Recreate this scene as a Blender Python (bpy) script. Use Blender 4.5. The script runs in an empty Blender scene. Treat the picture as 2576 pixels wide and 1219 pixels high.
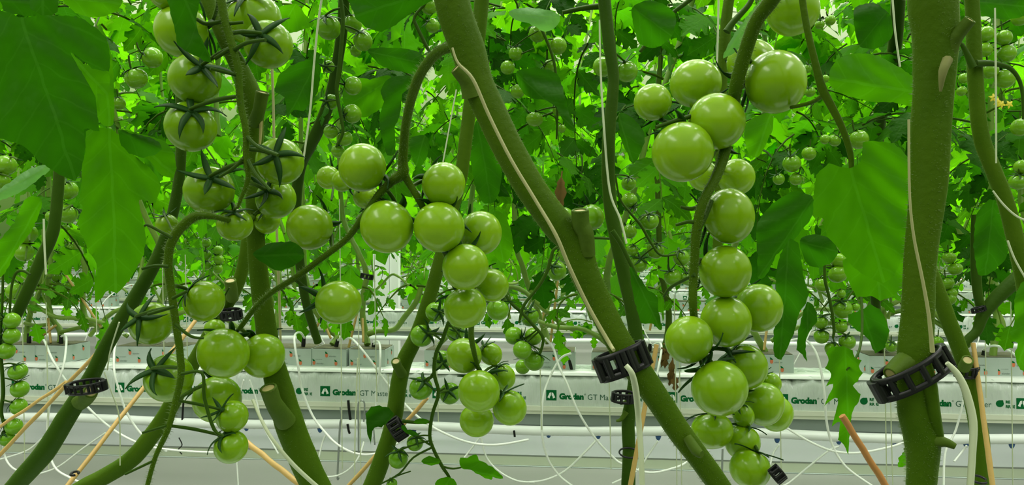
import bpy, math, random
import numpy as np
from mathutils import Vector, Matrix, Quaternion, noise
from mathutils.geometry import delaunay_2d_cdt

# ------------------------------------------------------------------ camera, sky, sun, exposure
sc = bpy.context.scene
col = sc.collection
F_PX = 1946.0; CX = 1288.0; CY = 609.5
YAW = math.radians(5.2); CAM_Z = 1.25
cam_d = bpy.data.cameras.new('camera'); cam = bpy.data.objects.new('camera', cam_d); col.objects.link(cam)
cam_d.sensor_width = 36; cam_d.lens = 36 * F_PX / 2576; cam_d.clip_start = 0.02; cam_d.clip_end = 200
cam.location = (0, 0, CAM_Z); cam.rotation_euler = (math.pi / 2, 0, YAW)
sc.camera = cam
sc.view_settings.view_transform = 'Standard'; sc.view_settings.look = 'None'
sc.view_settings.gamma = 1; sc.view_settings.exposure = -0.85
w = bpy.data.worlds.new('greenhouse_daylight'); sc.world = w; w.use_nodes = True
nt = w.node_tree; nt.nodes.clear()
wo = nt.nodes.new('ShaderNodeOutputWorld'); bg = nt.nodes.new('ShaderNodeBackground')
tc = nt.nodes.new('ShaderNodeTexCoord'); sx = nt.nodes.new('ShaderNodeSeparateXYZ'); rp = nt.nodes.new('ShaderNodeValToRGB')
nt.links.new(tc.outputs['Generated'], sx.inputs[0]); nt.links.new(sx.outputs['Z'], rp.inputs[0])
# dim green walls of foliage all round, bright roof above
rp.color_ramp.elements[0].position = 0.0; rp.color_ramp.elements[0].color = (.07, .15, .03, 1)
rp.color_ramp.elements[1].position = 0.70; rp.color_ramp.elements[1].color = (1.0, 1.0, .90, 1)
e = rp.color_ramp.elements.new(.12); e.color = (.18, .34, .06, 1)
e = rp.color_ramp.elements.new(.30); e.color = (.85, 1.0, .60, 1)
nt.links.new(rp.outputs[0], bg.inputs[0]); bg.inputs[1].default_value = 1.9
nt.links.new(bg.outputs[0], wo.inputs[0])
sd = bpy.data.lights.new('daylight', 'SUN'); sun = bpy.data.objects.new('daylight', sd); col.objects.link(sun)
sd.energy = 1.6; sd.angle = math.radians(40); sd.color = (1.0, 1.0, .86)
sun.rotation_euler = (math.radians(-32), math.radians(-8), 0); sun.location = (0, 0, 6)
def add_fill(x, y, z, sx_, sy_, p):   # unseen area lights, added for fruit highlights and to brighten the aisles
    l = bpy.data.lights.new('fill_light', 'AREA'); l.shape = 'RECTANGLE'; l.size = sx_; l.size_y = sy_; l.energy = p; l.color = (1, 1, .90)
    o = bpy.data.objects.new('fill_light', l); col.objects.link(o); o.location = (x, y, z)
for x_ in (-1.3, 1.5): add_fill(x_, -.45, 2.9, .5, 1.7, 48)
for k_ in range(6): add_fill(0, 1.32 + 1.75 * k_, 3.3, 3.0 + 2 * k_, .25, 140 + 65 * k_)
sc.cycles.max_bounces = 10; sc.cycles.diffuse_bounces = 6; sc.cycles.transmission_bounces = 8
sc.cycles.use_denoising = True

R_ = Vector((math.cos(YAW), math.sin(YAW), 0)); F_ = Vector((-math.sin(YAW), math.cos(YAW), 0)); U_ = Vector((0, 0, 1))
C_ = Vector((0, 0, CAM_Z))
def at(px, py, d):
    """the place d metres in front of where the photographer stood, seen towards (px, py)"""
    return C_ + F_ * d + R_ * ((px - CX) / F_PX * d) + U_ * ((CY - py) / F_PX * d)
def onrow(px, py, Y):
    return at(px, py, Y / (F_.y + (px - CX) / F_PX * R_.y))
rnd = random.Random(7)

# ------------------------------------------------------------------ materials
def new_mat(name):
    m = bpy.data.materials.new(name); m.use_nodes = True
    n = m.node_tree; n.nodes.clear(); return m, n
def N(n, t, **k):
    x = n.nodes.new(t)
    for a, b in k.items(): setattr(x, a, b)
    return x
def mixrgb(n, f, a, b, bt='MIX'):
    x = n.nodes.new('ShaderNodeMix'); x.data_type = 'RGBA'; x.blend_type = bt
    for s, v in ((x.inputs[0], f), (x.inputs[6], a), (x.inputs[7], b)):
        if hasattr(v, 'links') or hasattr(v, 'is_linked'): n.links.new(v, s)
        elif isinstance(v, tuple): s.default_value = v if len(v) == 4 else (*v, 1)
        else: s.default_value = v
    return x.outputs[2]
def math_(n, op, a, b=None, c=None):
    x = n.nodes.new('ShaderNodeMath'); x.operation = op
    for i, v in enumerate((a, b, c)):
        if v is None: continue
        if hasattr(v, 'is_linked'): n.links.new(v, x.inputs[i])
        else: x.inputs[i].default_value = v
    return x.outputs[0]
def noise_fac(n, scale, detail=3, rough=.5, coord='Object', st=(1, 1, 1)):
    t = N(n, 'ShaderNodeTexCoord'); z = N(n, 'ShaderNodeTexNoise')
    z.inputs['Scale'].default_value = scale; z.inputs['Detail'].default_value = detail; z.inputs['Roughness'].default_value = rough
    if st != (1, 1, 1):
        mp = N(n, 'ShaderNodeMapping'); mp.inputs['Scale'].default_value = st; mp.inputs['Rotation'].default_value = (0, .5, 0); n.links.new(t.outputs[coord], mp.inputs['Vector']); n.links.new(mp.outputs[0], z.inputs['Vector'])
    else: n.links.new(t.outputs[coord], z.inputs['Vector'])
    return z.outputs['Fac']
def simple(name, c, rough=.5, c2=None, scale=40, metal=0, bump=0, bscale=200, bdist=.002, bstretch=(1, 1, 1), spec=.5, sss=0, sheen=0, coat=0):
    m, n = new_mat(name); o = N(n, 'ShaderNodeOutputMaterial'); p = N(n, 'ShaderNodeBsdfPrincipled')
    n.links.new(p.outputs[0], o.inputs[0])
    if c2: n.links.new(mixrgb(n, math_(n, 'SMOOTH_MIN', noise_fac(n, scale), 1.0, .1), c, c2), p.inputs['Base Color'])
    else: p.inputs['Base Color'].default_value = (*c, 1)
    p.inputs['Roughness'].default_value = rough; p.inputs['Metallic'].default_value = metal
    p.inputs['Specular IOR Level'].default_value = spec
    if sss:
        p.inputs['Subsurface Weight'].default_value = sss; p.inputs['Subsurface Radius'].default_value = (.3, 1, .1); p.inputs['Subsurface Scale'].default_value = .008
    if sheen:
        p.inputs['Sheen Weight'].default_value = sheen; p.inputs['Sheen Roughness'].default_value = .35; p.inputs['Sheen Tint'].default_value = (.55, .95, .18, 1)
    if coat: p.inputs['Coat Weight'].default_value = coat; p.inputs['Coat Roughness'].default_value = .15
    if bump:
        b = N(n, 'ShaderNodeBump'); b.inputs['Strength'].default_value = bump; b.inputs['Distance'].default_value = bdist
        n.links.new(noise_fac(n, bscale, 3, .5, 'Object', bstretch), b.inputs['Height']); n.links.new(b.outputs[0], p.inputs['Normal'])
    return m
def leaf_mat(name, dcol, tcol, tmix=.5, gloss=.35, vein=(.10, .24, .03), vs=.5, vary=False, spec=.05):
    m, n = new_mat(name); o = N(n, 'ShaderNodeOutputMaterial')
    uv = N(n, 'ShaderNodeTexCoord'); s = N(n, 'ShaderNodeSeparateXYZ')
    wn = N(n, 'ShaderNodeTexNoise'); wn.inputs['Scale'].default_value = 28; wn.inputs['Detail'].default_value = 3; n.links.new(uv.outputs['UV'], wn.inputs['Vector'])
    wa = N(n, 'ShaderNodeVectorMath'); wa.operation = 'MULTIPLY_ADD'; wa.inputs[1].default_value = (.007, .014, 0); n.links.new(wn.outputs['Color'], wa.inputs[0]); n.links.new(uv.outputs['UV'], wa.inputs[2])
    wb = N(n, 'ShaderNodeVectorMath'); wb.operation = 'SUBTRACT'; wb.inputs[1].default_value = (.0035, .007, 0); n.links.new(wa.outputs[0], wb.inputs[0]); n.links.new(wb.outputs[0], s.inputs[0])
    au = math_(n, 'ABSOLUTE', s.outputs['X'])
    mid = math_(n, 'LESS_THAN', au, .0009)
    # side veins run forward from the midrib; small ones between
    q = math_(n, 'DIVIDE', math_(n, 'SUBTRACT', s.outputs['Y'], math_(n, 'MULTIPLY', au, .9)), .017)
    fr = math_(n, 'FRACT', q); side = math_(n, 'LESS_THAN', math_(n, 'ABSOLUTE', math_(n, 'SUBTRACT', fr, .5)), .035)
    v = math_(n, 'MULTIPLY', math_(n, 'MAXIMUM', mid, math_(n, 'MULTIPLY', side, .55)), vs)
    oi = N(n, 'ShaderNodeObjectInfo')
    nf = noise_fac(n, 14, 4)
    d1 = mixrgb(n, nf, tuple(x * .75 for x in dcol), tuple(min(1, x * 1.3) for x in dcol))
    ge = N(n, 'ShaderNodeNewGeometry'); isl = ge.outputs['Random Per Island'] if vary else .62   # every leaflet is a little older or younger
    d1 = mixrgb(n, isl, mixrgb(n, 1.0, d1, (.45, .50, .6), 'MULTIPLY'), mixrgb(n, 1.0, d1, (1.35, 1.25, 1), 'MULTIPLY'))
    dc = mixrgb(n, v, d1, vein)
    hs = N(n, 'ShaderNodeHueSaturation'); n.links.new(dc, hs.inputs['Color'])
    n.links.new(math_(n, 'MULTIPLY_ADD', oi.outputs['Random'], .5, .78), hs.inputs['Value'])
    p = N(n, 'ShaderNodeBsdfPrincipled'); n.links.new(hs.outputs[0], p.inputs['Base Color'])
    p.inputs['Roughness'].default_value = gloss + .15; p.inputs['Specular IOR Level'].default_value = spec
    vo = N(n, 'ShaderNodeTexVoronoi'); vo.inputs['Scale'].default_value = 170; n.links.new(uv.outputs['UV'], vo.inputs['Vector'])
    b = N(n, 'ShaderNodeBump'); b.inputs['Strength'].default_value = .35; b.inputs['Distance'].default_value = .0015
    n.links.new(math_(n, 'SUBTRACT', vo.outputs['Distance'], math_(n, 'MULTIPLY', v, 2.0)), b.inputs['Height']); n.links.new(b.outputs[0], p.inputs['Normal'])
    tr = N(n, 'ShaderNodeBsdfTranslucent')
    tcol2 = mixrgb(n, isl, tuple(x * .42 for x in tcol), tuple(min(.9, x * 1.12) for x in tcol)); tcx = mixrgb(n, v, tcol2, tuple(min(1, x * 1.25 + .03) for x in tcol)); n.links.new(tcx, tr.inputs[0])
    mx = N(n, 'ShaderNodeMixShader'); mx.inputs[0].default_value = tmix
    n.links.new(p.outputs[0], mx.inputs[1]); n.links.new(tr.outputs[0], mx.inputs[2]); n.links.new(mx.outputs[0], o.inputs[0])
    return m
def tomato_mat(name, a, b, rough=.22):
    m, n = new_mat(name); o = N(n, 'ShaderNodeOutputMaterial'); p = N(n, 'ShaderNodeBsdfPrincipled'); n.links.new(p.outputs[0], o.inputs[0])
    g = N(n, 'ShaderNodeTexCoord'); s = N(n, 'ShaderNodeSeparateXYZ'); n.links.new(g.outputs['Object'], s.inputs[0])
    nf = noise_fac(n, 3.0, 3)
    f = math_(n, 'MULTIPLY_ADD', s.outputs['Z'], .42, math_(n, 'MULTIPLY', nf, .8))   # deeper green on the shoulders by the calyx
    c = mixrgb(n, f, b, a)
    sp = N(n, 'ShaderNodeTexVoronoi'); sp.inputs['Scale'].default_value = 26; n.links.new(g.outputs['Object'], sp.inputs['Vector'])
    c = mixrgb(n, math_(n, 'MULTIPLY', math_(n, 'LESS_THAN', sp.outputs['Distance'], .06), .18), c, (.45, .6, .2))
    n.links.new(c, p.inputs['Base Color'])
    p.inputs['Roughness'].default_value = rough; p.inputs['Subsurface Weight'].default_value = .22
    p.inputs['Subsurface Radius'].default_value = (.35, .8, .08); p.inputs['Subsurface Scale'].default_value = .01
    p.inputs['Specular IOR Level'].default_value = .26; p.inputs['Coat Weight'].default_value = .08; p.inputs['Coat Roughness'].default_value = .12
    return m
M = {}
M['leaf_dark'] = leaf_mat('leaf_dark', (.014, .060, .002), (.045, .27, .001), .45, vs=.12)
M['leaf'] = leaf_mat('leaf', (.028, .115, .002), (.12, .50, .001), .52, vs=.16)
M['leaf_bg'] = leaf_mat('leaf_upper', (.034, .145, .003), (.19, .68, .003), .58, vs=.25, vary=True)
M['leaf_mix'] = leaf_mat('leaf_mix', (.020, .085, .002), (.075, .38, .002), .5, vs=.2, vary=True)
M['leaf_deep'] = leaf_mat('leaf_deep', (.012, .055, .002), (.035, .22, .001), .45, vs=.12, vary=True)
M['leaf_pale'] = leaf_mat('leaf_pale', (.12, .30, .10), (.16, .5, .05), .35, gloss=.3, spec=.3)
M['leaf_dry'] = simple('leaf_dry', (.11, .06, .015), .7, (.24, .16, .05), 60, spec=.1)
M['stem'] = simple('stem', (.030, .076, .002), .5, (.062, .120, .005), 30, bump=.25, bscale=260, spec=.05, sheen=.10)
M['stem_dark'] = simple('stem_dark', (.018, .052, .002), .5, (.034, .080, .004), 30, bump=.2, spec=.08, sheen=.12)
M['stem_pale'] = simple('stem_pale', (.085, .20, .015), .5, (.21, .32, .035), 40, sheen=0)
M['stem_old'] = simple('stem_old', (.038, .085, .005), .6, (.075, .125, .012), 50, bump=.3, spec=.1)
M['scar'] = simple('healed_scar', (.20, .19, .08), .6, (.13, .16, .04), 90, spec=.1)
M['hair'] = simple('stem_hair', (.12, .21, .035), .4)
M['cut'] = simple('cut_face', (.42, .40, .16), .6, (.30, .22, .08), 180)
M['sepal'] = simple('sepal', (.008, .040, .004), .55, (.016, .065, .006), 60, spec=.15)
M['tomato'] = tomato_mat('tomato_skin', (.122, .268, .002), (.205, .375, .006))
M['tomato_mid'] = tomato_mat('tomato_skin_young', (.09, .25, .005), (.15, .34, .010), .18)
M['film'] = simple('white_film', (.50, .56, .53), .20, (.62, .68, .65), 20, bump=.8, bscale=26, bdist=.009, bstretch=(2.2, 1, .55))
M['film_plain'] = simple('white_film_lit', (.80, .84, .82), .3)  # brighter copy of the white film, top light on the slabs painted in
M['gutter'] = simple('gutter_white', (.64, .67, .56), .4)
M['gutter_grey'] = simple('gutter_grey', (.25, .30, .29), .45, (.29, .34, .33), 8)  # light grey trough, tone lowered to hold the shade of its recess
M['pipe'] = simple('pipe_white', (.84, .88, .88), .25)
M['tube'] = simple('drip_tube_white', (.84, .88, .84), .35)
M['black'] = simple('black_plastic', (.005, .006, .006), .4, spec=.3)
M['blue'] = simple('blue_plastic', (.03, .10, .28), .4)
M['metal'] = simple('galvanised_wire', (.32, .35, .34), .4, metal=.6)
M['bamboo'] = simple('bamboo', (.54, .37, .11), .5, (.40, .25, .07), 25, bump=.2)
M['twine'] = simple('twine', (.36, .36, .16), .6, (.30, .31, .13), 120)
M['bamboo_orange'] = simple('bamboo_weathered', (.46, .22, .07), .6, (.36, .17, .05), 60, bump=.2, spec=.2)
M['twine_white'] = simple('twine_white', (.50, .56, .38), .5, (.44, .50, .32), 60)
M['green_ink'] = simple('green_ink', (.002, .115, .028), .6, spec=.1)
M['grey_ink'] = simple('grey_green_ink', (.03, .10, .06), .6, spec=.1)
M['faint_ink'] = simple('faint_grey_ink', (.17, .21, .19), .5)
M['orange_ink'] = simple('orange_ink', (.62, .16, .07), .5)
M['block_film'] = simple('block_film', (.36, .43, .40), .4, (.44, .51, .48), 30)
M['rockwool'] = simple('rockwool', (.05, .06, .03), .9, (.13, .13, .06), 80, bump=.6)
M['floor'] = simple('floor_white', (.145, .155, .138), .55, (.175, .185, .165), 1.5)
M['floor_film'] = simple('floor_film', (.25, .255, .28), .25, (.30, .305, .33), 2)
M['floor_edge'] = simple('floor_kerb', (.16, .185, .13), .5)
M['wall'] = simple('wall_white', (.62, .68, .62), .6, (.5, .58, .5), .6)
M['post'] = simple('post_white', (.82, .84, .84), .4)
M['yellow'] = simple('petal_yellow', (.75, .62, .04), .5)

# ------------------------------------------------------------------ mesh collecting
class MB:
    def __init__(s): s.v = []; s.f = []; s.uv = {}; s.mi = []
    def add(s, vs, fs, uvs=None, mi=0):
        b = len(s.v); s.v += [tuple(x) for x in vs]
        s.f += [tuple(i + b for i in f) for f in fs]; s.mi += [mi] * len(fs)
        if uvs:
            for i, u in enumerate(uvs): s.uv[b + i] = u
    def box(s, c, sz, mi=0, rot=None):
        c = Vector(c); vs = []
        for x in (-.5, .5):
            for y in (-.5, .5):
                for z in (-.5, .5):
                    p = Vector((x * sz[0], y * sz[1], z * sz[2]))
                    if rot: p = rot @ p
                    vs.append(c + p)
        s.add(vs, [(0, 1, 3, 2), (4, 6, 7, 5), (0, 4, 5, 1), (2, 3, 7, 6), (0, 2, 6, 4), (1, 5, 7, 3)], mi=mi)
    def data(s, name, mats, smooth=True, off=None):
        me = bpy.data.meshes.new(name); v = s.v
        if off is not None: v = [(x - off[0], y - off[1], z - off[2]) for x, y, z in v]
        me.from_pydata(v, [], s.f); me.update()
        for m in (mats if isinstance(mats, (list, tuple)) else [mats]): me.materials.append(m)
        me.polygons.foreach_set('material_index', s.mi)
        me.polygons.foreach_set('use_smooth', [smooth] * len(s.f))
        if s.uv:
            l = me.uv_layers.new(name='UVMap'); li = np.zeros(len(me.loops), dtype=np.int32); me.loops.foreach_get('vertex_index', li)
            arr = np.zeros((len(s.v), 2)); 
            for k, u in s.uv.items(): arr[k] = u
            l.data.foreach_set('uv', arr[li].ravel())
        return me
def link(name, me, parent=None, loc=None):
    o = bpy.data.objects.new(name, me); col.objects.link(o)
    if loc is not None: o.location = loc
    if parent is not None: o.parent = parent
    return o
def build(mb, name, mats, parent=None, smooth=True):
    """link as ONE mesh object; world coordinates, kept relative to the parent Empty"""
    off = parent.location.copy() if parent is not None and parent.parent is None else None
    if parent is not None and parent.parent is not None: off = parent.parent.location.copy()
    return link(name, mb.data(name, mats, smooth, off), parent)
def tag(o, label=None, cat=None, group=None, kind=None):
    if label: o['label'] = label
    if cat: o['category'] = cat
    if group: o['group'] = group
    if kind: o['kind'] = kind
    return o
def empty(name, loc, label=None, cat=None, group=None):
    o = bpy.data.objects.new(name, None); col.objects.link(o); o.location = loc; o.empty_display_size = .02
    return tag(o, label, cat, group)
def solo(mb, name, mats, label, cat, group=None, smooth=True, kind=None):
    c = Vector(mb.v[0]); o = link(name, mb.data(name, mats, smooth, c), None, c)
    return tag(o, label, cat, group, kind)

def smooth_path(P, n=6):
    """Catmull-Rom through (Vector, radius) pairs"""
    out = []; L = len(P)
    for i in range(L - 1):
        p0, p1, p2, p3 = P[max(i - 1, 0)], P[i], P[i + 1], P[min(i + 2, L - 1)]
        for k in range(n):
            t = k / n; t2 = t * t; t3 = t2 * t
            def cr(a, b, c, d): return .5 * ((2 * b) + (c - a) * t + (2 * a - 5 * b + 4 * c - d) * t2 + (3 * b - a - 3 * c + d) * t3)
            out.append((cr(p0[0], p1[0], p2[0], p3[0]), max(1e-5, p1[1] + (p2[1] - p1[1]) * t)))
    out.append(P[-1]); return out
def tube(mb, P, sides=8, n=5, mi=0, ridge=0, wob=0, caps=True, capmi=None, raw=False):
    S = P if raw else smooth_path(P, n)
    pts = [p for p, r in S]; vs = []; fs = []
    t = (pts[1] - pts[0]).normalized(); a = t.orthogonal().normalized()
    for i, (p, r) in enumerate(S):
        if i == 0: t = (pts[1] - pts[0])
        elif i == len(S) - 1: t = (pts[-1] - pts[-2])
        else: t = pts[i + 1] - pts[i - 1]
        if t.length < 1e-9: t = Vector((0, 0, 1))
        t.normalize(); a = (a - t * a.dot(t))
        if a.length < 1e-6: a = t.orthogonal()
        a.normalize(); b = t.cross(a)
        for k in range(sides):
            f = 2 * math.pi * k / sides
            rr = r * (1 + ridge * math.cos(3 * f) + (wob * noise.noise(p * 60 + a * math.cos(f)) if wob else 0))
            vs.append(p + a * (rr * math.cos(f)) + b * (rr * math.sin(f)))
    for i in range(len(S) - 1):
        for k in range(sides):
            k2 = (k + 1) % sides; fs.append((i * sides + k, i * sides + k2, (i + 1) * sides + k2, (i + 1) * sides + k))
    mb.add(vs, fs, mi=mi)
    if caps:
        mb.add(vs[:sides], [tuple(range(sides))[::-1]], mi=mi if capmi is None else capmi)
        mb.add(vs[-sides:], [tuple(range(sides))], mi=mi if capmi is None else capmi)
    return S
def px_path(L, d0):
    """(px, py, width px[, depth]) -> [(Vector, radius m)]; depths in between are interpolated"""
    out = []; ds = [q[3] if len(q) > 3 else None for q in L]
    if ds[0] is None: ds[0] = d0
    if ds[-1] is None: ds[-1] = next(x for x in ds[::-1] if x is not None)
    i = 0
    while i < len(ds):
        if ds[i] is None:
            j = i
            while ds[j] is None: j += 1
            a, b = ds[i - 1], ds[j]
            for k in range(i, j): ds[k] = a + (b - a) * (k - i + 1) / (j - i + 1)
            i = j
        i += 1
    for q, d in zip(L, ds): out.append((at(q[0], q[1], d), q[2] / 2 / F_PX * d))
    return out
def hairs(mb, S, per=6, ln=.0022, mi=1, seed=0):
    r0 = random.Random(seed)
    for i in range(len(S) - 1):
        p, r = S[i]; q, r2 = S[i + 1]; t = (q - p)
        if t.length < 1e-6: continue
        a = t.normalized().orthogonal().normalized(); b = t.normalized().cross(a)
        for k in range(per):
            f = r0.random() * 6.283; u = a * math.cos(f) + b * math.sin(f)
            o = p + t * r0.random() + u * (r * .93)
            e = o + (u + t.normalized() * r0.uniform(-.3, .3)).normalized() * (ln * r0.uniform(.5, 1.2) + r * .07)
            wv = t.normalized() * .00013; w2 = u.cross(t.normalized()) * .00013
            mb.add([o - wv, o + wv, o + w2, e], [(0, 1, 3), (1, 2, 3), (2, 0, 3)], mi=mi)

# ------------------------------------------------------------------ leaves
def leaf_outline(mb, out, d, rib, bend=.1, fold=.25, ruff=.004, step=13, mi=0, tilt=(0, 0), seed=0):
    """a leaf blade from its outline; rib = base and tip; the blade folds along the rib, bends and ruffles"""
    a = Vector(rib[0]); b = Vector(rib[1]); ax = (b - a); L = ax.length; ax.normalize(); nx = Vector((-ax.y, ax.x))
    r0 = random.Random(seed); P = []
    n = len(out)
    for i in range(n):
        p0, p1, p2, p3 = [Vector(out[(i + k - 1) % n]) for k in range(4)]
        m = max(2, int((p2 - p1).length / 7))
        for k in range(m):
            t = k / m; t2 = t * t; t3 = t2 * t
            q = .5 * ((2 * p1) + (p2 - p0) * t + (2 * p0 - 5 * p1 + 4 * p2 - p3) * t2 + (3 * p1 - p0 - 3 * p2 + p3) * t3)
            q = q * .55 + (p1 + (p2 - p1) * t) * .45
            c = (p2 - p1).normalized(); q += Vector((c.y, -c.x)) * (r0.uniform(-1, 1) * 1.0 + 1.6 * abs(math.sin(k * .9)))
            P.append(q)
    nb = len(P); minx = min(p.x for p in P); maxx = max(p.x for p in P); miny = min(p.y for p in P); maxy = max(p.y for p in P)
    pts = [Vector((p.x, p.y)) for p in P]
    y = miny + step / 2; row = 0
    while y < maxy:
        x = minx + (step / 2 if row % 2 else 0)
        while x < maxx:
            pts.append(Vector((x + r0.uniform(-2, 2), y + r0.uniform(-2, 2)))); x += step
        y += step * .87; row += 1
    k = 0
    while k * step < L: pts.append(a + ax * (k * step)); k += 1
    vv, ee, ff, *_ = delaunay_2d_cdt(pts, [(i, (i + 1) % nb) for i in range(nb)], [], 1, 1e-4)
    W = max(abs((p - a).dot(nx)) for p in P); vs = []; uv = []
    for p in vv:
        p = Vector(p); s = (p - a).dot(ax); t = (p - a).dot(nx)
        z = bend * (s / L) ** 2 * L + fold * abs(t) + tilt[0] * s + tilt[1] * t
        z += 5 * math.sin(abs(t) * .09 - s * .055 + seed) * min(1, abs(t) / 25) + 16 * noise.noise(Vector((p.x * .012, p.y * .012, seed * 3.1)))
        dd = d + z / F_PX * d
        # keep the outline where it is seen while the blade gets its own depth
        vs.append(at(p.x, p.y, dd)); uv.append((t / F_PX * d, s / F_PX * d))
    mb.add(vs, [tuple(f) for f in ff], uv, mi)

def leaflet(M4, L, W, seed, n=9, fold=.25, droop=.35, lob=.28):
    """one lobed leaflet lying along +Y: (verts, faces, uvs)"""
    r0 = random.Random(seed); vs = []; uv = []; fs = []; ph = r0.random() * 3
    for i in range(n + 1):
        t = i / n; w_ = W * (math.sin(math.pi * min(1, t ** .75 * .985 + .015))) ** .8
        z = -droop * L * t * t + .02 * L * math.sin(5 * t + ph)
        lb = (1 - lob) + lob * ((-.35, 1, .80)[(i + int(ph)) % 3] if n < 11 else (-.5, .5, 1, .75)[(i + int(ph)) % 4]) * (1 if .1 < t < .92 else 0)
        for k in (-2, -1, 0, 1, 2):
            e = w_ * k / 2 * (lb if abs(k) == 2 else 1)
            y = L * t + (abs(e) * .35 if abs(k) == 2 and i % 2 else 0)
            zz = z + fold * abs(e) - .9 * abs(e) ** 2 / max(W, 1e-4) * .55 + (.06 * W * math.sin(i * 1.9 + k + ph) if abs(k) == 2 else 0)
            p = Vector((e, y, zz)); vs.append(M4 @ p); uv.append((e, y))
    for i in range(n):
        for k in range(4):
            a = i * 5 + k; fs.append((a, a + 1, a + 6, a + 5))
    return vs, fs, uv
def compound(mb, M4, L=.34, pairs=3, seed=0, size=1.0, droop=.5, rib=1, n=9):
    """tomato leaf: rachis with paired leaflets and an end leaflet, along +Y and hanging down"""
    r0 = random.Random(seed); pts = []
    for i in range(9):
        t = i / 8; pts.append((M4 @ Vector((.02 * math.sin(3 * t + seed), L * t * (1 - .15 * droop * t), -droop * L * t * t * .9)), (.0032 * (1 - .7 * t)) * size))
    tube(mb, pts, 5, 1, mi=rib, raw=True, caps=False)
    def frame(t):
        y = L * t * (1 - .15 * droop * t); z = -droop * L * t * t * .9
        sl = math.atan2(-2 * droop * .9 * t, 1 - .3 * droop * t)
        return Matrix.Translation((.02 * math.sin(3 * t + seed), y, z)), sl
    for j in range(pairs):
        t = .28 + .6 * j / max(1, pairs - .4)
        for s in (-1, 1):
            T, sl = frame(t + r0.uniform(-.03, .03))
            R = Matrix.Rotation(sl, 4, 'X') @ Matrix.Rotation(-s * r0.uniform(.85, 1.25), 4, 'Z') @ Matrix.Rotation(r0.uniform(-.5, .2), 4, 'X') @ Matrix.Rotation(r0.uniform(-.5, .5), 4, 'Y')
            l = L * r0.uniform(.26, .40) * size * (1 if j < 2 else .85)
            mb.add(*leaflet(M4 @ T @ R, l, l * r0.uniform(.30, .42), r0.random() * 99, n=n, droop=r0.uniform(.15, .6), lob=r0.uniform(.2, .4)), mi=0)
    T, sl = frame(1.0); l = L * r0.uniform(.34, .44) * size
    mb.add(*leaflet(M4 @ T @ Matrix.Rotation(sl, 4, 'X') @ Matrix.Rotation(r0.uniform(-.4, .4), 4, 'Y'), l, l * .42, seed + 5, n=n, droop=.4, lob=.35), mi=0)

# ------------------------------------------------------------------ the greenhouse: floor, walls, posts
def plane_box(name, x0, x1, y0, y1, z0, z1, m, kind='structure'):
    mb = MB(); mb.box(((x0 + x1) / 2, (y0 + y1) / 2, (z0 + z1) / 2), (x1 - x0, y1 - y0, z1 - z0)); o = link(name, mb.data(name, m, False)); o['kind'] = kind; return o
plane_box('floor', -22, 22, -6, 30, -.1, 0, M['floor'])
# the white film beside the concrete path under the next gutter, with its kerb
plane_box('trim_1', -22, 22, 4.32, 4.50, 0, .004, M['floor_edge'])
plane_box('trim_2', -22, 22, 4.50, 5.30, 0, .012, M['floor_film'])
plane_box('trim_3', -22, 22, 4.305, 4.318, 0, .003, M['gutter_grey'])
plane_box('wall_back', -22, 22, 29, 29.1, 0, 4.6, M['wall'])
H0 = .917                                    # top of the slabs
ROWY = [1.944 + 1.75 * k for k in range(9)]  # front faces of the slabs, gutter by gutter
mb = MB(); c = onrow(971, 700, 4.75); mb.box((c.x - .02, 4.75, 2.2), (.10, .10, 4.4)); mb.box((c.x + .06, 4.74, 2.2), (.055, .06, 4.4))
o = link('pillar', mb.data('pillar', M['post'], False)); o['kind'] = 'structure'

# ------------------------------------------------------------------ writing
def text_geo(s, size, bold=0):
    cu = bpy.data.curves.new('t', 'FONT'); cu.body = s; cu.size = size; cu.offset = bold; cu.resolution_u = 3
    ob = bpy.data.objects.new('t', cu); col.objects.link(ob); dg = bpy.context.evaluated_depsgraph_get(); dg.update()
    me = bpy.data.meshes.new_from_object(ob.evaluated_get(dg)); vs = [v.co.copy() for v in me.vertices]; fs = [tuple(p.vertices) for p in me.polygons]
    bpy.data.objects.remove(ob); bpy.data.curves.remove(cu); bpy.data.meshes.remove(me); return vs, fs
T_GRO = text_geo('Grodan', .0195, .0013); T_GT = text_geo('GT Master', .0200, 0); T_RE = text_geo('RE', .0095, .0005); T_RR = text_geo('RR', .0095, .0005)
T_R = text_geo('\u00ae', .006, 0); T_BL = text_geo('elander', .0066, 0); T_SM = text_geo('www.elander', .0034, 0)
def put(mb, g, x, z, y=0, sx=1, mi=0):
    vs, fs = g; mb.add([(x + v.x * sx, y, z + v.y) for v in vs], fs, mi=mi)
def width(g): return max(v.x for v in g[0])
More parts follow.
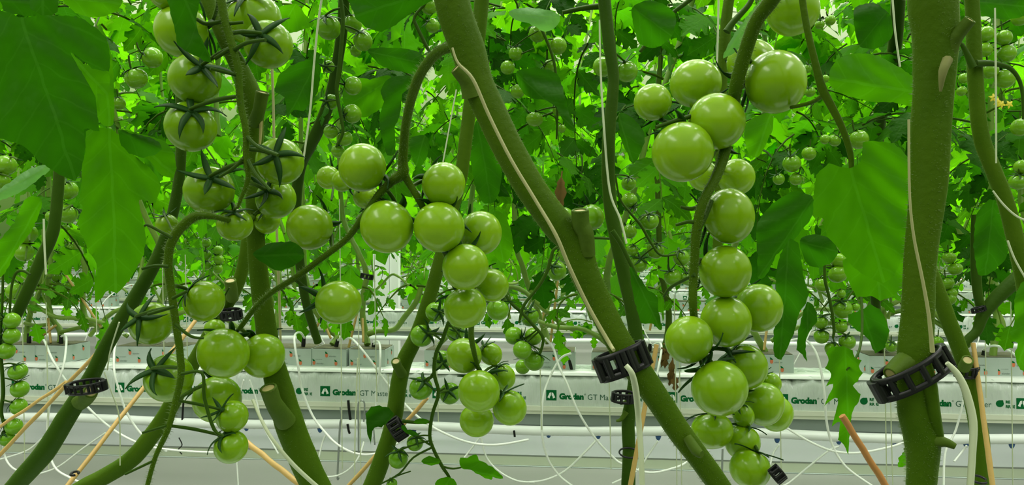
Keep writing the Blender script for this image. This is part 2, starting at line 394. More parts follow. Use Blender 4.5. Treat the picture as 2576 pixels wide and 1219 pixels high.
def slab_print(mb, x, z=.018, y=-.0012):
    """one repeat of the print, x = left edge of the logo"""
    q = .026
    mb.add([(x, y, z - .004), (x + q, y, z - .004), (x + q, y, z + q - .004), (x, y, z + q - .004)], [(0, 1, 2, 3)], mi=0)
    for s in (-1, 1):   # the two pale blades of the emblem
        cx_ = x + q / 2; yy = y - .0006; zz = z - .004
        L_ = [(cx_ + s * .0008, zz + .0205), (cx_ + s * .0045, zz + .0190), (cx_ + s * .0098, zz + .0075), (cx_ + s * .0040, zz + .0050), (cx_ + s * .0032, zz + .0098), (cx_ + s * .0008, zz + .0130)]
        mb.add([(a, yy, b) for a, b in L_], [tuple(range(6)) if s < 0 else tuple(range(6))[::-1]], mi=2)
    put(mb, T_GRO, x + .033, z, y); w1 = width(T_GRO)
    put(mb, T_R, x + .034 + w1, z + .010, y)
    put(mb, T_GT, x + .042 + w1, z - .001, y, .93, 1)
    xx = x + .042 + w1 + width(T_GT) * .93 + .010
    n = 14; L_ = []
    for i in range(n):
        a = 2 * math.pi * i / n; r = .0092 * (1 + (.28 if i == 2 else 0)); L_.append((xx + .009 + r * math.cos(a), y, z + .008 + r * .92 * math.sin(a)))
    mb.add(L_, [tuple(range(n))], mi=0)
    put(mb, T_RE, xx + .022, z + .009, y); put(mb, T_RR, xx + .022, z - .002, y); put(mb, T_RE, xx + .037, z - .002, y, .6)
SL = 1.155
def slab_mesh(seed, prints):
    mb = MB(); nx_ = 150; r0 = random.Random(seed)
    prof = [(0, 0), (-.001, .012), (-.001, .028), (0, .045), (.001, .056), (.003, .064), (.007, .071), (.013, .0755), (.022, .077), (.034, .0772), (.038, .0795), (.060, .080), (.10, .080), (.15, .079), (.185, .076), (.196, .066), (.20, .04), (.20, 0)]
    for i in range(nx_ + 1):
        x = SL * i / nx_; e = min(i, nx_ - i) / nx_; sq = 1 - .25 * math.exp(-e * 70)
        for j, (y, z) in enumerate(prof):
            k = max(0, (z - .030) / .045) if j < 9 else .35
            wv = noise.noise(Vector((x * 42 + seed, z * 7 + x * 9, seed))) + .6 * noise.noise(Vector((x * 95 + z * 40, seed, 3)))
            big = noise.noise(Vector((x * 5, seed, 1)))
            mb.v.append((x, y - .0075 * k * wv + .0 * big, z * sq + (.0016 * big if z > .05 else 0) + .0045 * k * wv * (z > .05) + .003 * k * math.sin(x * 210 + 3 * big) * (.3 + abs(wv))))
    m_ = len(prof)
    for i in range(nx_):
        for j in range(m_ - 1): mb.f.append((i * m_ + j, (i + 1) * m_ + j, (i + 1) * m_ + j + 1, i * m_ + j + 1))
    mb.f.append(tuple(range(m_))); mb.f.append(tuple(nx_ * m_ + j for j in range(m_))[::-1]); mb.mi = [0] * len(mb.f)
    fl = MB()   # the welded flap of film lying along the top
    for i in range(nx_ + 1):
        x = SL * i / nx_; z = .0792 + .0012 * noise.noise(Vector((x * 9, seed, 8)))
        a = .004 + .006 * noise.noise(Vector((x * 11, 4, seed)))
        fl.v += [(x, .0015 + a * .5, z - .0035), (x, .0012 + a * .5, z - .0015),  (x, .040, z + .0035), (x, .075, z + .0025)]
    for i in range(nx_):
        for j in range(3): fl.f.append((i * 4 + j, (i + 1) * 4 + j, (i + 1) * 4 + j + 1, i * 4 + j + 1))
    fl.mi = [0] * len(fl.f)
    pr = MB()
    for x in prints: slab_print(pr, x)
    return mb.data('slab', M['film']), fl.data('slab_flap', M['film_plain']), pr.data('slab_print', [M['green_ink'], M['grey_ink'], M['film_plain']], False)
def put_slab(x, Y, meshes, label, group=None, base=H0 - .077):
    r = empty('growing_slab', (x, Y, base), label, 'growing slab', group)
    link('film_sleeve', meshes[0], r); link('welded_flap', meshes[1], r); link('lettering', meshes[2], r); return r
Y1 = ROWY[0]
def xrow(px, k=0): return onrow(px, 1000, ROWY[k]).x
seams = [xrow(530) - SL - .004, xrow(530), xrow(530) + SL + .004, xrow(530) + 2 * SL + .008]
icons = [[20, 302], [564, 806, 1086, 1373], [1676, 1956, 2296], []]
base1 = [xrow(30), xrow(290), xrow(562), xrow(806), xrow(1088), xrow(1374), xrow(1677), xrow(1955), xrow(2290), xrow(2556)]
lab1 = ['printed white growing slab behind the crossed bamboo canes at the left end of its gutter', 'printed white growing slab in the nearest row between the two cut stubs and the slanted stem', 'printed white growing slab in the nearest row behind the lowest bunch of tomatoes on the right', 'end of a printed white growing slab behind the bent cane on the far right']
for i, s0 in enumerate(seams):
    pr = [b - s0 for b in base1 if s0 - .01 < b < s0 + SL - .02]
    put_slab(s0, Y1, slab_mesh(11 + i, pr), lab1[i])
rowword = ['nearest', 'second', 'third', 'fourth', 'fifth', 'sixth', 'seventh', 'eighth', 'ninth']
gen = [slab_mesh(31, [.03, .315, .60, .885]), slab_mesh(37, [.05, .33, .62, .90])]
for k in range(1, 8):
    half = .70 * ROWY[k] + .4; x = -half - .1 * k - (.37 * k % 1)
    i = 0
    while x < half:
        put_slab(x, ROWY[k], gen[(i + k) % 2], f'printed white growing slab lying in the {rowword[k]} gutter row', f'slabs of the {rowword[k]} row'); x += SL + .004; i += 1
# gutters: lip, recessed trough
def gutter(k):
    Y = ROWY[k]; half = .72 * Y + 1.0; zb = H0 - .077
    r = empty('growing_gutter', (0, Y, zb - .06), f'long white metal gutter carrying the slabs of the {rowword[k]} row', 'gutter')
    mb = MB(); mb.box((0, Y + .10, zb - .0055), (2 * half, .216, .011)); build(mb, 'gutter_lip', M['gutter'], r, False)
    mb = MB(); mb.box((0, Y + .0, zb - .0155), (2 * half, .008, .009)); mb.box((0, Y + .2, zb - .0155), (2 * half, .008, .009)); build(mb, 'gutter_rim', M['gutter'], r, False)
    mb = MB(); mb.box((0, Y + .10, zb - .031), (2 * half, .176, .040)); mb.box((0, Y + .10, zb - .055), (2 * half, .13, .010)); build(mb, 'gutter_trough', M['gutter_grey'], r, False)
    Pp = MB(); zz = zb - .055
    S = [(Vector((-half + 2 * half * i / 40, Y - .018, zz + .004 * math.sin(i * .9 + k))), .0118) for i in range(41)]
    tube(Pp, S, 14, 1, raw=True)
    solo(Pp, 'supply_pipe', M['pipe'], f'white round water pipe hanging under the {rowword[k]} gutter', 'pipe')
for k in range(8): gutter(k)
def near_gutter():
    r = empty('growing_gutter', (0, .45, .78), 'long white metal gutter below the near plants, under the bottom of the view', 'gutter')
    mb = MB(); mb.box((0, .62, .8345), (3.4, .216, .011)); build(mb, 'gutter_lip', M['gutter'], r, False)
    mb = MB(); mb.box((0, .62, .809), (3.4, .176, .040)); build(mb, 'gutter_trough', M['gutter_grey'], r, False)
    for i in range(3): put_slab(-1.74 + i * 1.16, .52, gen[i % 2], 'printed white growing slab lying under the near tomato plants', 'slabs under the near plants')
near_gutter()
# rockwool blocks
def block_meshes():
    b = MB(); s = .0485; h = .047
    for z in (0, h):
        for x, y in ((-s, -s), (s, -s), (s, s), (-s, s)): b.v.append((x, y, z))
    b.v += [(x * .965, y * .965, h) for x, y in ((-s, -s), (s, -s), (s, s), (-s, s))]
    b.f = [(0, 1, 5, 4), (1, 2, 6, 5), (2, 3, 7, 6), (3, 0, 4, 7), (4, 5, 9, 8), (5, 6, 10, 9), (6, 7, 11, 10), (7, 4, 8, 11), (0, 3, 2, 1)]; b.mi = [0] * 9
    t = MB(); n = 9
    for i in range(n):
        for j in range(n):
            x = -s * .965 + 2 * s * .965 * i / (n - 1); y = -s * .965 + 2 * s * .965 * j / (n - 1)
            t.v.append((x, y, h + .001 + .006 * abs(noise.noise(Vector((x * 70, y * 70, 3)))) * (0 < i < n - 1 and 0 < j < n - 1)))
    for i in range(n - 1):
        for j in range(n - 1): t.f.append((i * n + j, (i + 1) * n + j, (i + 1) * n + j + 1, i * n + j + 1))
    t.mi = [0] * len(t.f)
    p = MB(); y = -s - .0006
    for (x, z) in ((-.041, .004), (-.006, .024), (.020, .003)):
        n_ = 8; p.add([(x + .0042 * math.cos(6.28 * i / n_) * 1.0, y, z + .006 + .0058 * math.sin(6.28 * i / n_)) for i in range(n_)], [tuple(range(n_))], mi=0)
        p.add([(x - .003, y - .0002, z + .0105), (x + .004, y - .0002, z + .010), (x + .001, y - .0002, z + .0135), (x - .0045, y - .0002, z + .017)], [(0, 1, 2, 3)], mi=1)
    put(p, T_BL, -.034, .006, y, 1, 2); put(p, T_BL, .001, .026, y, 1, 2); put(p, T_SM, -.036, .018, y, 1, 2)
    for (yy, z) in ((-.02, .004), (.02, .024)):   # the same marks on the side face
        for sx_ in (1, -1):
            X = sx_ * (s + .0006); n_ = 8
            p.add([(X, yy + .0042 * math.cos(6.28 * i / n_), z + .006 + .0058 * math.sin(6.28 * i / n_)) for i in range(n_)], [tuple(range(n_))], mi=0)
            p.add([(X, yy - .003, z + .0105), (X, yy + .004, z + .010), (X, yy + .001, z + .0135), (X, yy - .0045, z + .017)], [(0, 1, 2, 3)], mi=1)
    return b.data('block', M['block_film'], False), t.data('block_top', M['rockwool']), p.data('block_print', [M['orange_ink'], M['green_ink'], M['faint_ink']], False)
BLK = block_meshes()
def put_block(x, Y, label, group=None, rz=0):
    r = empty('propagation_block', (x, Y, H0 + .0035), label, 'growing block', group); r.rotation_euler.z = rz
    link('film_wrap', BLK[0], r); link('rockwool_top', BLK[1], r); link('lettering', BLK[2], r); return r
Yb = Y1 + .105
blocks1 = [(46, 'white printed block beside the hanging string of fruit on the left edge'), (127, 'white printed block with a drip stake, above the left end of the cane'), (331, 'white printed block between the clipped left stem and the calyx fruits'),
           (418, 'white printed block half hidden by the long calyx bunch'), (660, 'white printed block behind the thick cut-stub stem'), (738, 'white printed block with the looping tube, right of the thick cut-stub stem'),
           (829, 'white printed block with an orange vegetable mark under the thin bamboo cane'), (923, 'white printed block at the right end of the pair over the dark-lettered slab'), (1115, 'white printed block behind the dark little fruits of the middle bunch'), (1400, 'white printed block behind the five little fruits, left of the slanted stem'),
           (1538, 'white printed block hidden partly by the black clip of the slanted stem'), (1668, 'white printed block with withered leaves left of the big bunch'), (1948, 'white printed block just right of the big low-hanging bunch'),
           (2236, 'white printed block left of the thick upright stem with a leaf scrap'), (2330, 'white printed block behind the thick upright stem'), (2460, 'white printed block right of the thick upright stem, behind the cane'), (2556, 'white printed block cut by the right edge of the view')]
for px, lb in blocks1: put_block(onrow(px, 890, Yb - .05).x, Yb, lb, rz=rnd.uniform(-.06, .06))
for k in range(1, 6):
    half = .68 * ROWY[k]; x = -half - .05 * k; r0 = random.Random(k)
    while x < half:
        for q in range(2): put_block(x + .102 * q, ROWY[k] + .10, f'small white printed block standing on the {rowword[k]} slab row', f'blocks on the {rowword[k]} row', r0.uniform(-.05, .05))
        x += .30 + r0.random() * (.18 + .12 * k)

# ------------------------------------------------------------------ plants of the further rows
laid = {}
def bg_template(seed, lo, hi, nleaf, prs=3, n=7, l0=.24, l1=.38):
    r0 = random.Random(seed); st = MB(); fo = MB(); Ht = hi
    P = []; lean = r0.uniform(-.16, .16); sway = r0.choice((-1, 1)) * r0.uniform(.12, .34)
    for i in range(10):
        t = i / 9; P.append((Vector((lean * math.sin(t * 2.2) + .05 * math.sin(t * 9 + seed), sway * t ** .8 + .02 * math.sin(7 * t), Ht * t)), .0085 * (1 - .35 * t)))
    P[1] = (Vector((P[1][0].x + .05, P[1][0].y, P[1][0].z)), .009)
    S = tube(st, P, 8, 4, wob=.1)
    for i in range(nleaf):
        z = lo + (hi - lo) * (i + r0.random() * .5) / nleaf; p = min(S, key=lambda q: abs(q[0].z - z))[0]
        a = i * 2.4 + r0.uniform(-.4, .4)
        T = Matrix.Translation(p) @ Matrix.Rotation(a, 4, 'Z') @ Matrix.Rotation(r0.uniform(-.1, .5), 4, 'X')
        compound(fo, T, r0.uniform(l0, l1), prs, r0.random() * 99, r0.uniform(.85, 1.15), r0.uniform(.35, 1.1), n=n)
    la = MB(); sg = r0.choice((-1, 1)); L_ = []   # older stem laid along the slab before it climbs
    for i in range(8):
        t = i / 7; L_.append((Vector((sg * (.46 * (1 - t)) + 0, .03 * math.sin(4 * t + seed), .025 + .11 * math.sin(math.pi * min(1, t * 1.05)) * (1 + .5 * math.sin(seed + 7 * t)))), .0085))
    tube(la, [(p, .0062) for p, r in L_], 7, 4, wob=.35)
    for i in range(4):
        t = r0.uniform(.1, .9); q = Vector((sg * .46 * (1 - t), .02, .09)); tube(la, [(q, .004), (q + Vector((r0.uniform(-.03, .03), r0.uniform(-.03, .03), .05)), .003), (q + Vector((r0.uniform(-.06, .06), r0.uniform(-.03, .03), .11)), .002)], 6, 3)
        mb2 = Matrix.Translation(q + Vector((0, 0, .08))) @ Matrix.Rotation(r0.random() * 6, 4, 'Z'); compound(fo, mb2, .11, 2, r0.random() * 99, 1.1, .7, n=n)
    laid[seed] = la.data('bg_laid_stem', M['stem_pale'])
    return st.data('bg_stem', M['stem_pale']), fo.data('bg_foliage', [M['leaf_bg'], M['stem']]), laid[seed]
bgA = [bg_template(100 + i, .50, 1.75, 17, 4, 12, .22, .32) for i in range(4)]        # nearest row, seen from close by
bgB = [bg_template(200 + i, .17, 2.2, 27, 4, 6) for i in range(5)]
def bg_plant(x, Y, tpl, rz, label, group, s=1):
    r = empty('tomato_plant', (x, Y, H0 + .05), label, 'tomato plant', group); r.rotation_euler.z = rz; r.scale = (s, s, s)
    link('stem', tpl[0], r); link('foliage', tpl[1], r); link('laid_stem', tpl[2], r); return r
r0 = random.Random(5)
for i, px in enumerate([-60, 330, 640, 1115, 1545, 1948, 2440, 2600, 2720]):
    lb = ['at the left edge', 'behind the clipped left stem', 'behind the thick cut-stub stem', 'behind the middle bunch', 'right behind the slanted stem clip', 'right of the big low bunch', 'right of the thickest stem', 'by the right edge', 'past the right edge'][i]
    bg_plant(onrow(px, 870, Yb).x, Yb, bgA[i % 4], r0.choice((0, math.pi)) + r0.uniform(-.4, .4), f'leafy tomato plant rooted in the nearest block row {lb}', None)
for k in range(1, 9):
    half = .69 * ROWY[k] + .2; x = -half - .04 * k
    while x < half:
        bg_plant(x, ROWY[k] + .10, bgB[r0.randrange(5)], r0.choice((0, math.pi)) + r0.uniform(-.6, .6), f'leafy green tomato plant standing in the {rowword[k]} gutter row', f'plants of the {rowword[k]} row', r0.uniform(.92, 1.08))
        x += r0.uniform(.34, .50) * (1 + .05 * k)

# ------------------------------------------------------------------ tomatoes
def fruit_mesh(seed, ob=1.0):
    mb = MB(); ns, nr = 28, 18; r0 = random.Random(seed); ph = r0.random() * 6
    for j in range(nr + 1):
        th = math.pi * j / nr
        for i in range(ns):
            f = 2 * math.pi * i / ns
            lobe = 1 + .012 * math.cos(2 * f + ph) + .01 * math.cos(5 * f) * math.exp(-th * 1.6)
            rr = math.sin(th) ** .96 * lobe; z = math.cos(th) * .97
            z -= .16 * math.exp(-(th / .30) ** 2); z += .03 * math.exp(-((math.pi - th) / .12) ** 2)
            mb.v.append((rr * math.cos(f), rr * math.sin(f), z))
    for j in range(nr):
        for i in range(ns):
            k = (i + 1) % ns; mb.f.append((j * ns + i, (j + 1) * ns + i, (j + 1) * ns + k, j * ns + k))
    mb.mi = [0] * len(mb.f); return mb
FR = [fruit_mesh(i).data('fruit', M['tomato']) for i in range(3)]
FRm = [fruit_mesh(i + 5).data('fruit', M['tomato_mid']) for i in range(2)]
def calyx_mesh(seed, lift):
    mb = MB(); r0 = random.Random(seed); n = r0.choice((5, 5, 6)); 
    for k in range(n):
        f = 2 * math.pi * k / n + r0.uniform(-.2, .2); L = r0.uniform(.85, 1.15); cu = lift + r0.uniform(-.15, .25); m_ = 7; vs = []; fs = []; tw = r0.uniform(-.3, .3)
        for i in range(m_ + 1):
            t = i / m_; rr = .04 + L * t; z = .89 + .06 * t + cu * t * t * .55 - (max(0, rr - .35) ** 2) * .55 * (1 - max(0, cu))
            w_ = .125 * math.sin(math.pi * min(1, .18 + .82 * t)) ** .8 * (1 - t * .25) + .004; a = f + tw * t * t
            c, s = math.cos(a), math.sin(a)
            for (u, h) in ((-1, .0), (0, .035), (1, .0), (0, -.03)):
                vs.append((rr * c - u * w_ * s, rr * s + u * w_ * c, z + h + (.03 * abs(u))))
        for i in range(m_):
            for q in range(4): fs.append((i * 4 + q, i * 4 + (q + 1) % 4, i * 4 + 4 + (q + 1) % 4, i * 4 + 4 + q))
        mb.add(vs, fs)
    tube(mb, [(Vector((0, 0, .80)), .13), (Vector((0, 0, .92)), .12), (Vector((0, 0, 1.0)), .075)], 8, 3)
    return mb.data('calyx', M['sepal'])
CA = [calyx_mesh(1, 0.0), calyx_mesh(2, .25), calyx_mesh(3, .6), calyx_mesh(4, -.1)]
ORD = ['highest', 'second from the top', 'third from the top', 'fourth from the top', 'fifth from the top', 'sixth from the top', 'seventh from the top', 'eighth from the top', 'ninth from the top', 'tenth from the top', 'eleventh from the top', 'twelfth from the top', 'thirteenth from the top', 'fourteenth from the top', 'fifteenth from the top', 'sixteenth from the top', 'seventeenth from the top', 'eighteenth from the top', 'nineteenth from the top', 'twentieth from the top', 'twenty-first from the top', 'twenty-second from the top']
def cluster(phrase, d, L, truss=None, young=False, adj='green', group=None, fan=.0, same=False):
    """L: (px, py, rx px, ry px, calyx x, calyx y, calyx towards the viewer, extra depth); calyx in units of the radius"""
    order = sorted(range(len(L)), key=lambda i: L[i][1]); r0 = random.Random(len(L) * 7 + int(L[0][0]))
    for i, q in enumerate(L):
        px, py, rx = q[:3]; ry = q[3] if len(q) > 3 and q[3] else rx
        cx_, cy_, cz_ = (q[4], q[5], q[6]) if len(q) > 6 else (r0.uniform(-.45, .45), r0.uniform(-.95, -.55), r0.choice((-.5, -.2, .3)))
        dd = d + (q[7] if len(q) > 7 else 0)
        p = at(px, py, dd); m = dd / F_PX; r = (rx + ry) / 2 * m
        z = (R_ * cx_ - U_ * cy_ - F_ * cz_).normalized()
        qt = Vector((0, 0, 1)).rotation_difference(z)
        vert = abs(z.z); ax_, rd = (ry * vert + rx * (1 - vert)) * m, (rx * vert + ry * (1 - vert)) * m
        if abs(z.dot(F_)) > .8: ax_, rd = r, r
        k = order.index(i); pos = 'lowest' if k == len(L) - 1 and len(L) > 1 else ORD[min(k, 21)]
        lb = f'{adj} tomatoes {phrase}'.replace('tomatoes', 'tomato') if same else f'{adj} tomato, {pos} {phrase}'
        t = empty('tomato', p, lb, 'tomato', group or f'tomatoes {phrase}')
        f = link('fruit', (FRm if young else FR)[r0.randrange(2)], t); f.rotation_mode = 'QUATERNION'; f.rotation_quaternion = qt; f.scale = (rd, rd, ax_)
        c = link('calyx', CA[r0.randrange(4)], t); c.rotation_mode = 'QUATERNION'; c.rotation_quaternion = qt @ Quaternion((0, 0, 1), r0.random() * 6); cs = r * (1.3 if young else 1.18); c.scale = (cs, cs, ax_)
        tip = z * ax_ * .93
        if truss:
            b = min(truss, key=lambda s: (s[0] - (p + tip * 1.5)).length)[0] - p
            if b.length > r * 4.5: b = b.normalized() * r * 4.5
        else: b = tip + (z * .5 + U_ * .8) * r
        pm = MB(); w_ = min(.0014, max(.0006, r * .085)); mid = (tip + b) / 2 + z * r * .18
        tube(pm, [(tip, w_ * 1.1), (tip + z * r * .12, w_), (mid, w_ * 1.25), (b, w_)], 6, 3)
        link('pedicel', pm.data('pedicel', M['stem_dark']), t)

# ------------------------------------------------------------------ the near plants
def plant(px, py, d, label): return empty('tomato_plant', at(px, py, d), label, 'tomato plant')
def stem(pl, L, d, mat='stem', name='stem', ridge=.03, hair=5, sides=18, stubs=(), fl=.0022):
    mb = MB(); S = tube(mb, px_path(L, d), sides, 6, ridge=ridge, wob=.05)
    if hair: hairs(mb, S, hair, fl, 1, seed=int(L[0][0]))
    build(mb, name, [M[mat], M['hair'], M['cut']], pl); return S
def stub(pl, L, d, name='cut_stub', mat='stem_old'):
    mb = MB(); S = tube(mb, px_path(L, d), 14, 4, capmi=1, wob=.1); o = build(mb, name, [M[mat], M['cut']], pl)
    # a raised rim round the cut face
    p, r = S[-1]; t = (S[-1][0] - S[-2][0]).normalized(); a = t.orthogonal().normalized(); b = t.cross(a); rm = MB()
    tube(rm, [(p + (a * math.cos(f) + b * math.sin(f)) * r * .86, r * .16) for f in [2 * math.pi * i / 16 for i in range(17)]], 6, 1, raw=True, caps=False)
    q = build(rm, 'callus_rim', M['stem_old'], o); q.parent = o; q.location = (0, 0, 0)
    return o
def twigs(pl, LL, d, name='truss_branch', mat='stem_dark', sides=8, n=4):
    for L in LL:
        mb = MB(); tube(mb, px_path(L, d), sides, n); build(mb, name, M[mat], pl)
def foot(pl, S, x=None):
    """the lowest length of a near stem, down into its slab"""
    p, r = S; q = Vector((p.x + (x or 0), min(max(p.y, .56), .70), .915)); mb = MB(); tube(mb, [(p, r), (p.lerp(q, .5) - U_ * .01, r), (q, r)], 12, 4); build(mb, 'stem_foot', M['stem_old'], pl)
def leaf(pl, out, d, rib, mat='leaf', name='leaf', **k):
    mb = MB(); leaf_outline(mb, out, d, rib, **k); return build(mb, name, M[mat], pl)

# 1 the slanted stem across the middle
p1 = plant(1840, 1300, .45, 'tomato plant with the thick stem slanting down across the middle of the view')
S1 = stem(p1, [(1112, -90, 90), (1130, -20, 88), (1152, 60, 88), (1178, 130, 86), (1200, 205, 80), (1238, 290, 78), (1292, 400, 78), (1345, 490, 76), (1400, 560, 80), (1444, 610, 82), (1472, 690, 74), (1515, 780, 66), (1556, 860, 66), (1600, 925, 68), (1655, 1005, 62), (1712, 1090, 60), (1765, 1160, 56), (1822, 1240, 54), (1900, 1360, 54)], .45, ridge=.04, hair=34, fl=.0015)
stub(p1, [(1190, 240, 60, .447), (1178, 205, 46, .444), (1148, 172, 34, .440)], .445)
stub(p1, [(1478, 640, 40, .445), (1474, 590, 42, .441), (1462, 565, 42, .440), (1459, 530, 44, .438)], .445)
mb = MB(); tube(mb, px_path([(1730, 1098, 20, .442), (1752, 1132, 26, .437), (1766, 1142, 16, .433)], .44), 8, 3, wob=.5); build(mb, 'leaf_scar', M['stem_old'], p1)
TB = stem(p1, [(1172, 108, 30, .452), (1140, 116, 28, .455), (1100, 133, 26, .47), (1066, 172, 25, .49), (1044, 218, 26, .51), (1028, 275, 23, .54), (1018, 335, 22, .57), (1013, 400, 24, .585), (1012, 436, 30, .59), (985, 456, 22, .60), (950, 492, 18, .60), (915, 542, 17, .60), (872, 600, 16, .605), (800, 656, 15, .61), (740, 700, 15, .615), (682, 736, 14, .62), (640, 776, 13, .625), (603, 826, 12, .63)], .45, name='truss_stem', hair=26, sides=12, fl=.003)
TB2 = stem(p1, [(1012, 430, 24, .59), (1030, 462, 18), (1062, 518, 17, .60), (1100, 600, 14, .63), (1150, 690, 13, .62), (1185, 780, 13, .62), (1186, 850, 15, .66), (1205, 930, 10, .69), (1238, 1000, 9, .68)], .59, name='truss_stem', hair=12, sides=10)
TBall = TB + TB2
# 2 the thick upright stem on the right
p2 = plant(2310, 1300, .42, 'tomato plant with the thickest upright stem standing on the right')
S2 = stem(p2, [(2340, -80, 118), (2344, 20, 116), (2350, 90, 108), (2347, 200, 96), (2340, 300, 92), (2337, 400, 90), (2330, 500, 84), (2318, 600, 78), (2310, 700, 76), (2306, 800, 76), (2300, 880, 84), (2296, 960, 78), (2302, 1040, 84), (2318, 1110, 84), (2318, 1180, 72), (2312, 1260, 68), (2310, 1340, 68)], .42, ridge=.06, hair=34, fl=.0015)
stub(p2, [(2372, 150, 60, .418), (2392, 110, 46, .414), (2412, 84, 34, .41), (2440, 50, 30, .405)], .42)
stub(p2, [(2300, 900, 60, .42), (2268, 915, 48, .415), (2240, 940, 38, .41)], .42)
stub(p2, [(2330, 1110, 60, .42), (2352, 1108, 36, .415), (2380, 1112, 24, .412), (2402, 1122, 16, .41)], .42)
mb = MB(); tube(mb, px_path([(2384, 150, 26, .405), (2372, 180, 22, .402), (2366, 230, 6, .404)], .405), 8, 3); build(mb, 'pale_scar', M['scar'], p2)
mb = MB(); tube(mb, px_path([(2322, 905, 34, .413), (2338, 960, 34, .412), (2348, 1040, 34, .413), (2362, 1100, 24, .415)], .41), 10, 4); build(mb, 'side_shoot', M['stem'], p2)
TG = stem(p2, [(1975, -60, 42, .47), (1940, 0, 40, .48), (1903, 52, 36), (1876, 125, 36), (1852, 215, 34, .505), (1838, 300, 28, .52), (1822, 385, 28, .515), (1800, 447, 26), (1768, 508, 24, .50), (1752, 575, 24), (1747, 650, 22), (1744, 702, 22), (1745, 790, 20, .505), (1768, 880, 16, .54), (1820, 960, 14, .55), (1850, 1050, 12, .55), (1870, 1120, 10, .55)], .48, name='truss_stem', hair=22, sides=12, fl=.0025)
mb = MB(); SP = tube(mb, px_path([(2012, -60, 17), (2020, 10, 17), (2032, 80, 17), (2050, 155, 18), (2068, 222, 22), (2092, 268, 20), (2120, 325, 17), (2139, 385, 15), (2142, 430, 12)], .46), 10, 5); build(mb, 'petiole', M['stem'], p2); twigs(p2, [[(2070, 240, 12), (2040, 258, 11), (1990, 270, 9, .5)]], .46, 'petiole', 'stem')
twigs(p2, ([(1870, 130, 14, .50), (1892, 160, 12, .52)], [(1838, 300, 12, .52), (1760, 290, 12, .51), (1710, 300, 11, .505), (1650, 320, 10, .50)], [(1756, 580, 15, .50), (1776, 540, 14), (1790, 505, 12, .51)], [(1768, 515, 13, .50), (1740, 525, 11, .505), (1712, 520, 7, .505)], [(1753, 560, 11, .50), (1730, 558, 9), (1700, 566, 7)], [(1748, 690, 10, .5), (1690, 720, 9, .52), (1670, 745, 6, .53)]), .5)
# 3 the stem with two cut stubs on the left
p3 = plant(850, 1300, .66, 'tomato plant with a thick dark stem and two round cut stubs left of centre')
S3 = stem(p3, [(500, -80, 34), (532, 20, 36), (572, 110, 38), (612, 190, 44), (636, 250, 50), (641, 330, 44), (641, 430, 42), (642, 560, 44), (652, 690, 46), (668, 810, 50), (684, 900, 56), (706, 985, 66), (728, 1060, 72), (754, 1130, 70), (790, 1210, 70), (840, 1310, 66)], .66, 'stem', ridge=.05, hair=22)
stub(p3, [(640, 310, 34, .645), (652, 275, 32, .635), (660, 233, 34, .63)], .65)
stub(p3, [(720, 1060, 50, .65), (700, 1030, 46, .64), (686, 1008, 42, .635), (675, 976, 44, .63)], .65)
mb = MB(); tube(mb, px_path([(655, 270, 12, .64), (656, 330, 8, .642), (650, 400, 4, .645)], .64), 6, 3); build(mb, 'peeling_strip', M['cut'], p3)
TA = stem(p3, [(545, -60, 22), (556, 0, 22), (566, 52, 21), (585, 118, 20), (600, 180, 19), (604, 254, 18), (618, 326, 17), (619, 396, 16), (624, 448, 13), (606, 500, 9), (598, 522, 7)], .565, name='truss_stem', hair=16, sides=10, fl=.003)
twigs(p3, ([(566, 52, 12), (520, 60, 11), (495, 48, 9)], [(585, 118, 12), (540, 148, 10)], [(618, 340, 10), (650, 370, 10), (700, 390, 9, .55)], [(622, 400, 10), (645, 440, 9), (680, 478, 8, .55)], [(619, 390, 10), (590, 420, 9), (552, 445, 8, .56)], [(586, 128, 12), (620, 108, 11), (668, 100, 10, .545)], [(600, 190, 9), (560, 180, 9), (529, 172, 8, .55)], [(570, 60, 9), (612, 56, 8)]), .565)
TH = stem(p3, [(640, 545, 16, .66), (590, 555, 14, .60), (540, 545, 14, .57), (503, 542, 20), (478, 551, 24), (446, 583, 24), (427, 622, 22), (423, 664, 21), (428, 712, 20), (434, 755, 19), (442, 813, 18), (452, 884, 18), (455, 945, 17), (442, 1006, 16), (421, 1082, 14), (391, 1148, 12), (368, 1230, 11), (350, 1300, 10)], .56, name='truss_stem', hair=16, sides=10, fl=.003)
twigs(p3, ([(432, 598, 10), (400, 580, 8), (372, 566, 7), (362, 568, 4)], [(424, 670, 10), (390, 668, 8), (357, 676, 7)], [(456, 940, 9), (508, 937, 8), (514, 1000, 9), (538, 1078, 9), (562, 1096, 7)], [(418, 1070, 7), (358, 1088, 6)], [(382, 1160, 7), (315, 1192, 6)], [(440, 815, 9), (480, 845, 8), (512, 850, 6)], [(434, 750, 9), (470, 732, 8)], [(440, 770, 9), (400, 782, 9), (372, 790, 8)]), .56)
# 4 the clipped stem on the left
p4 = plant(40, 1300, .66, 'tomato plant with a dark stem rising from the lower left corner through a black clip')
S4 = stem(p4, [(-20, 1290, 44), (52, 1205, 46), (110, 1140, 50), (160, 1060, 48), (205, 990, 44), (236, 935, 38), (262, 880, 36), (300, 812, 36), (345, 740, 36), (392, 655, 32), (425, 570, 28), (446, 480, 27), (454, 400, 26), (456, 300, 26), (450, 150, 26)], .68, 'stem_dark', hair=4)
stub(p4, [(200, 1012, 40, .675), (216, 1000, 38, .67), (228, 984, 36, .66)], .67)
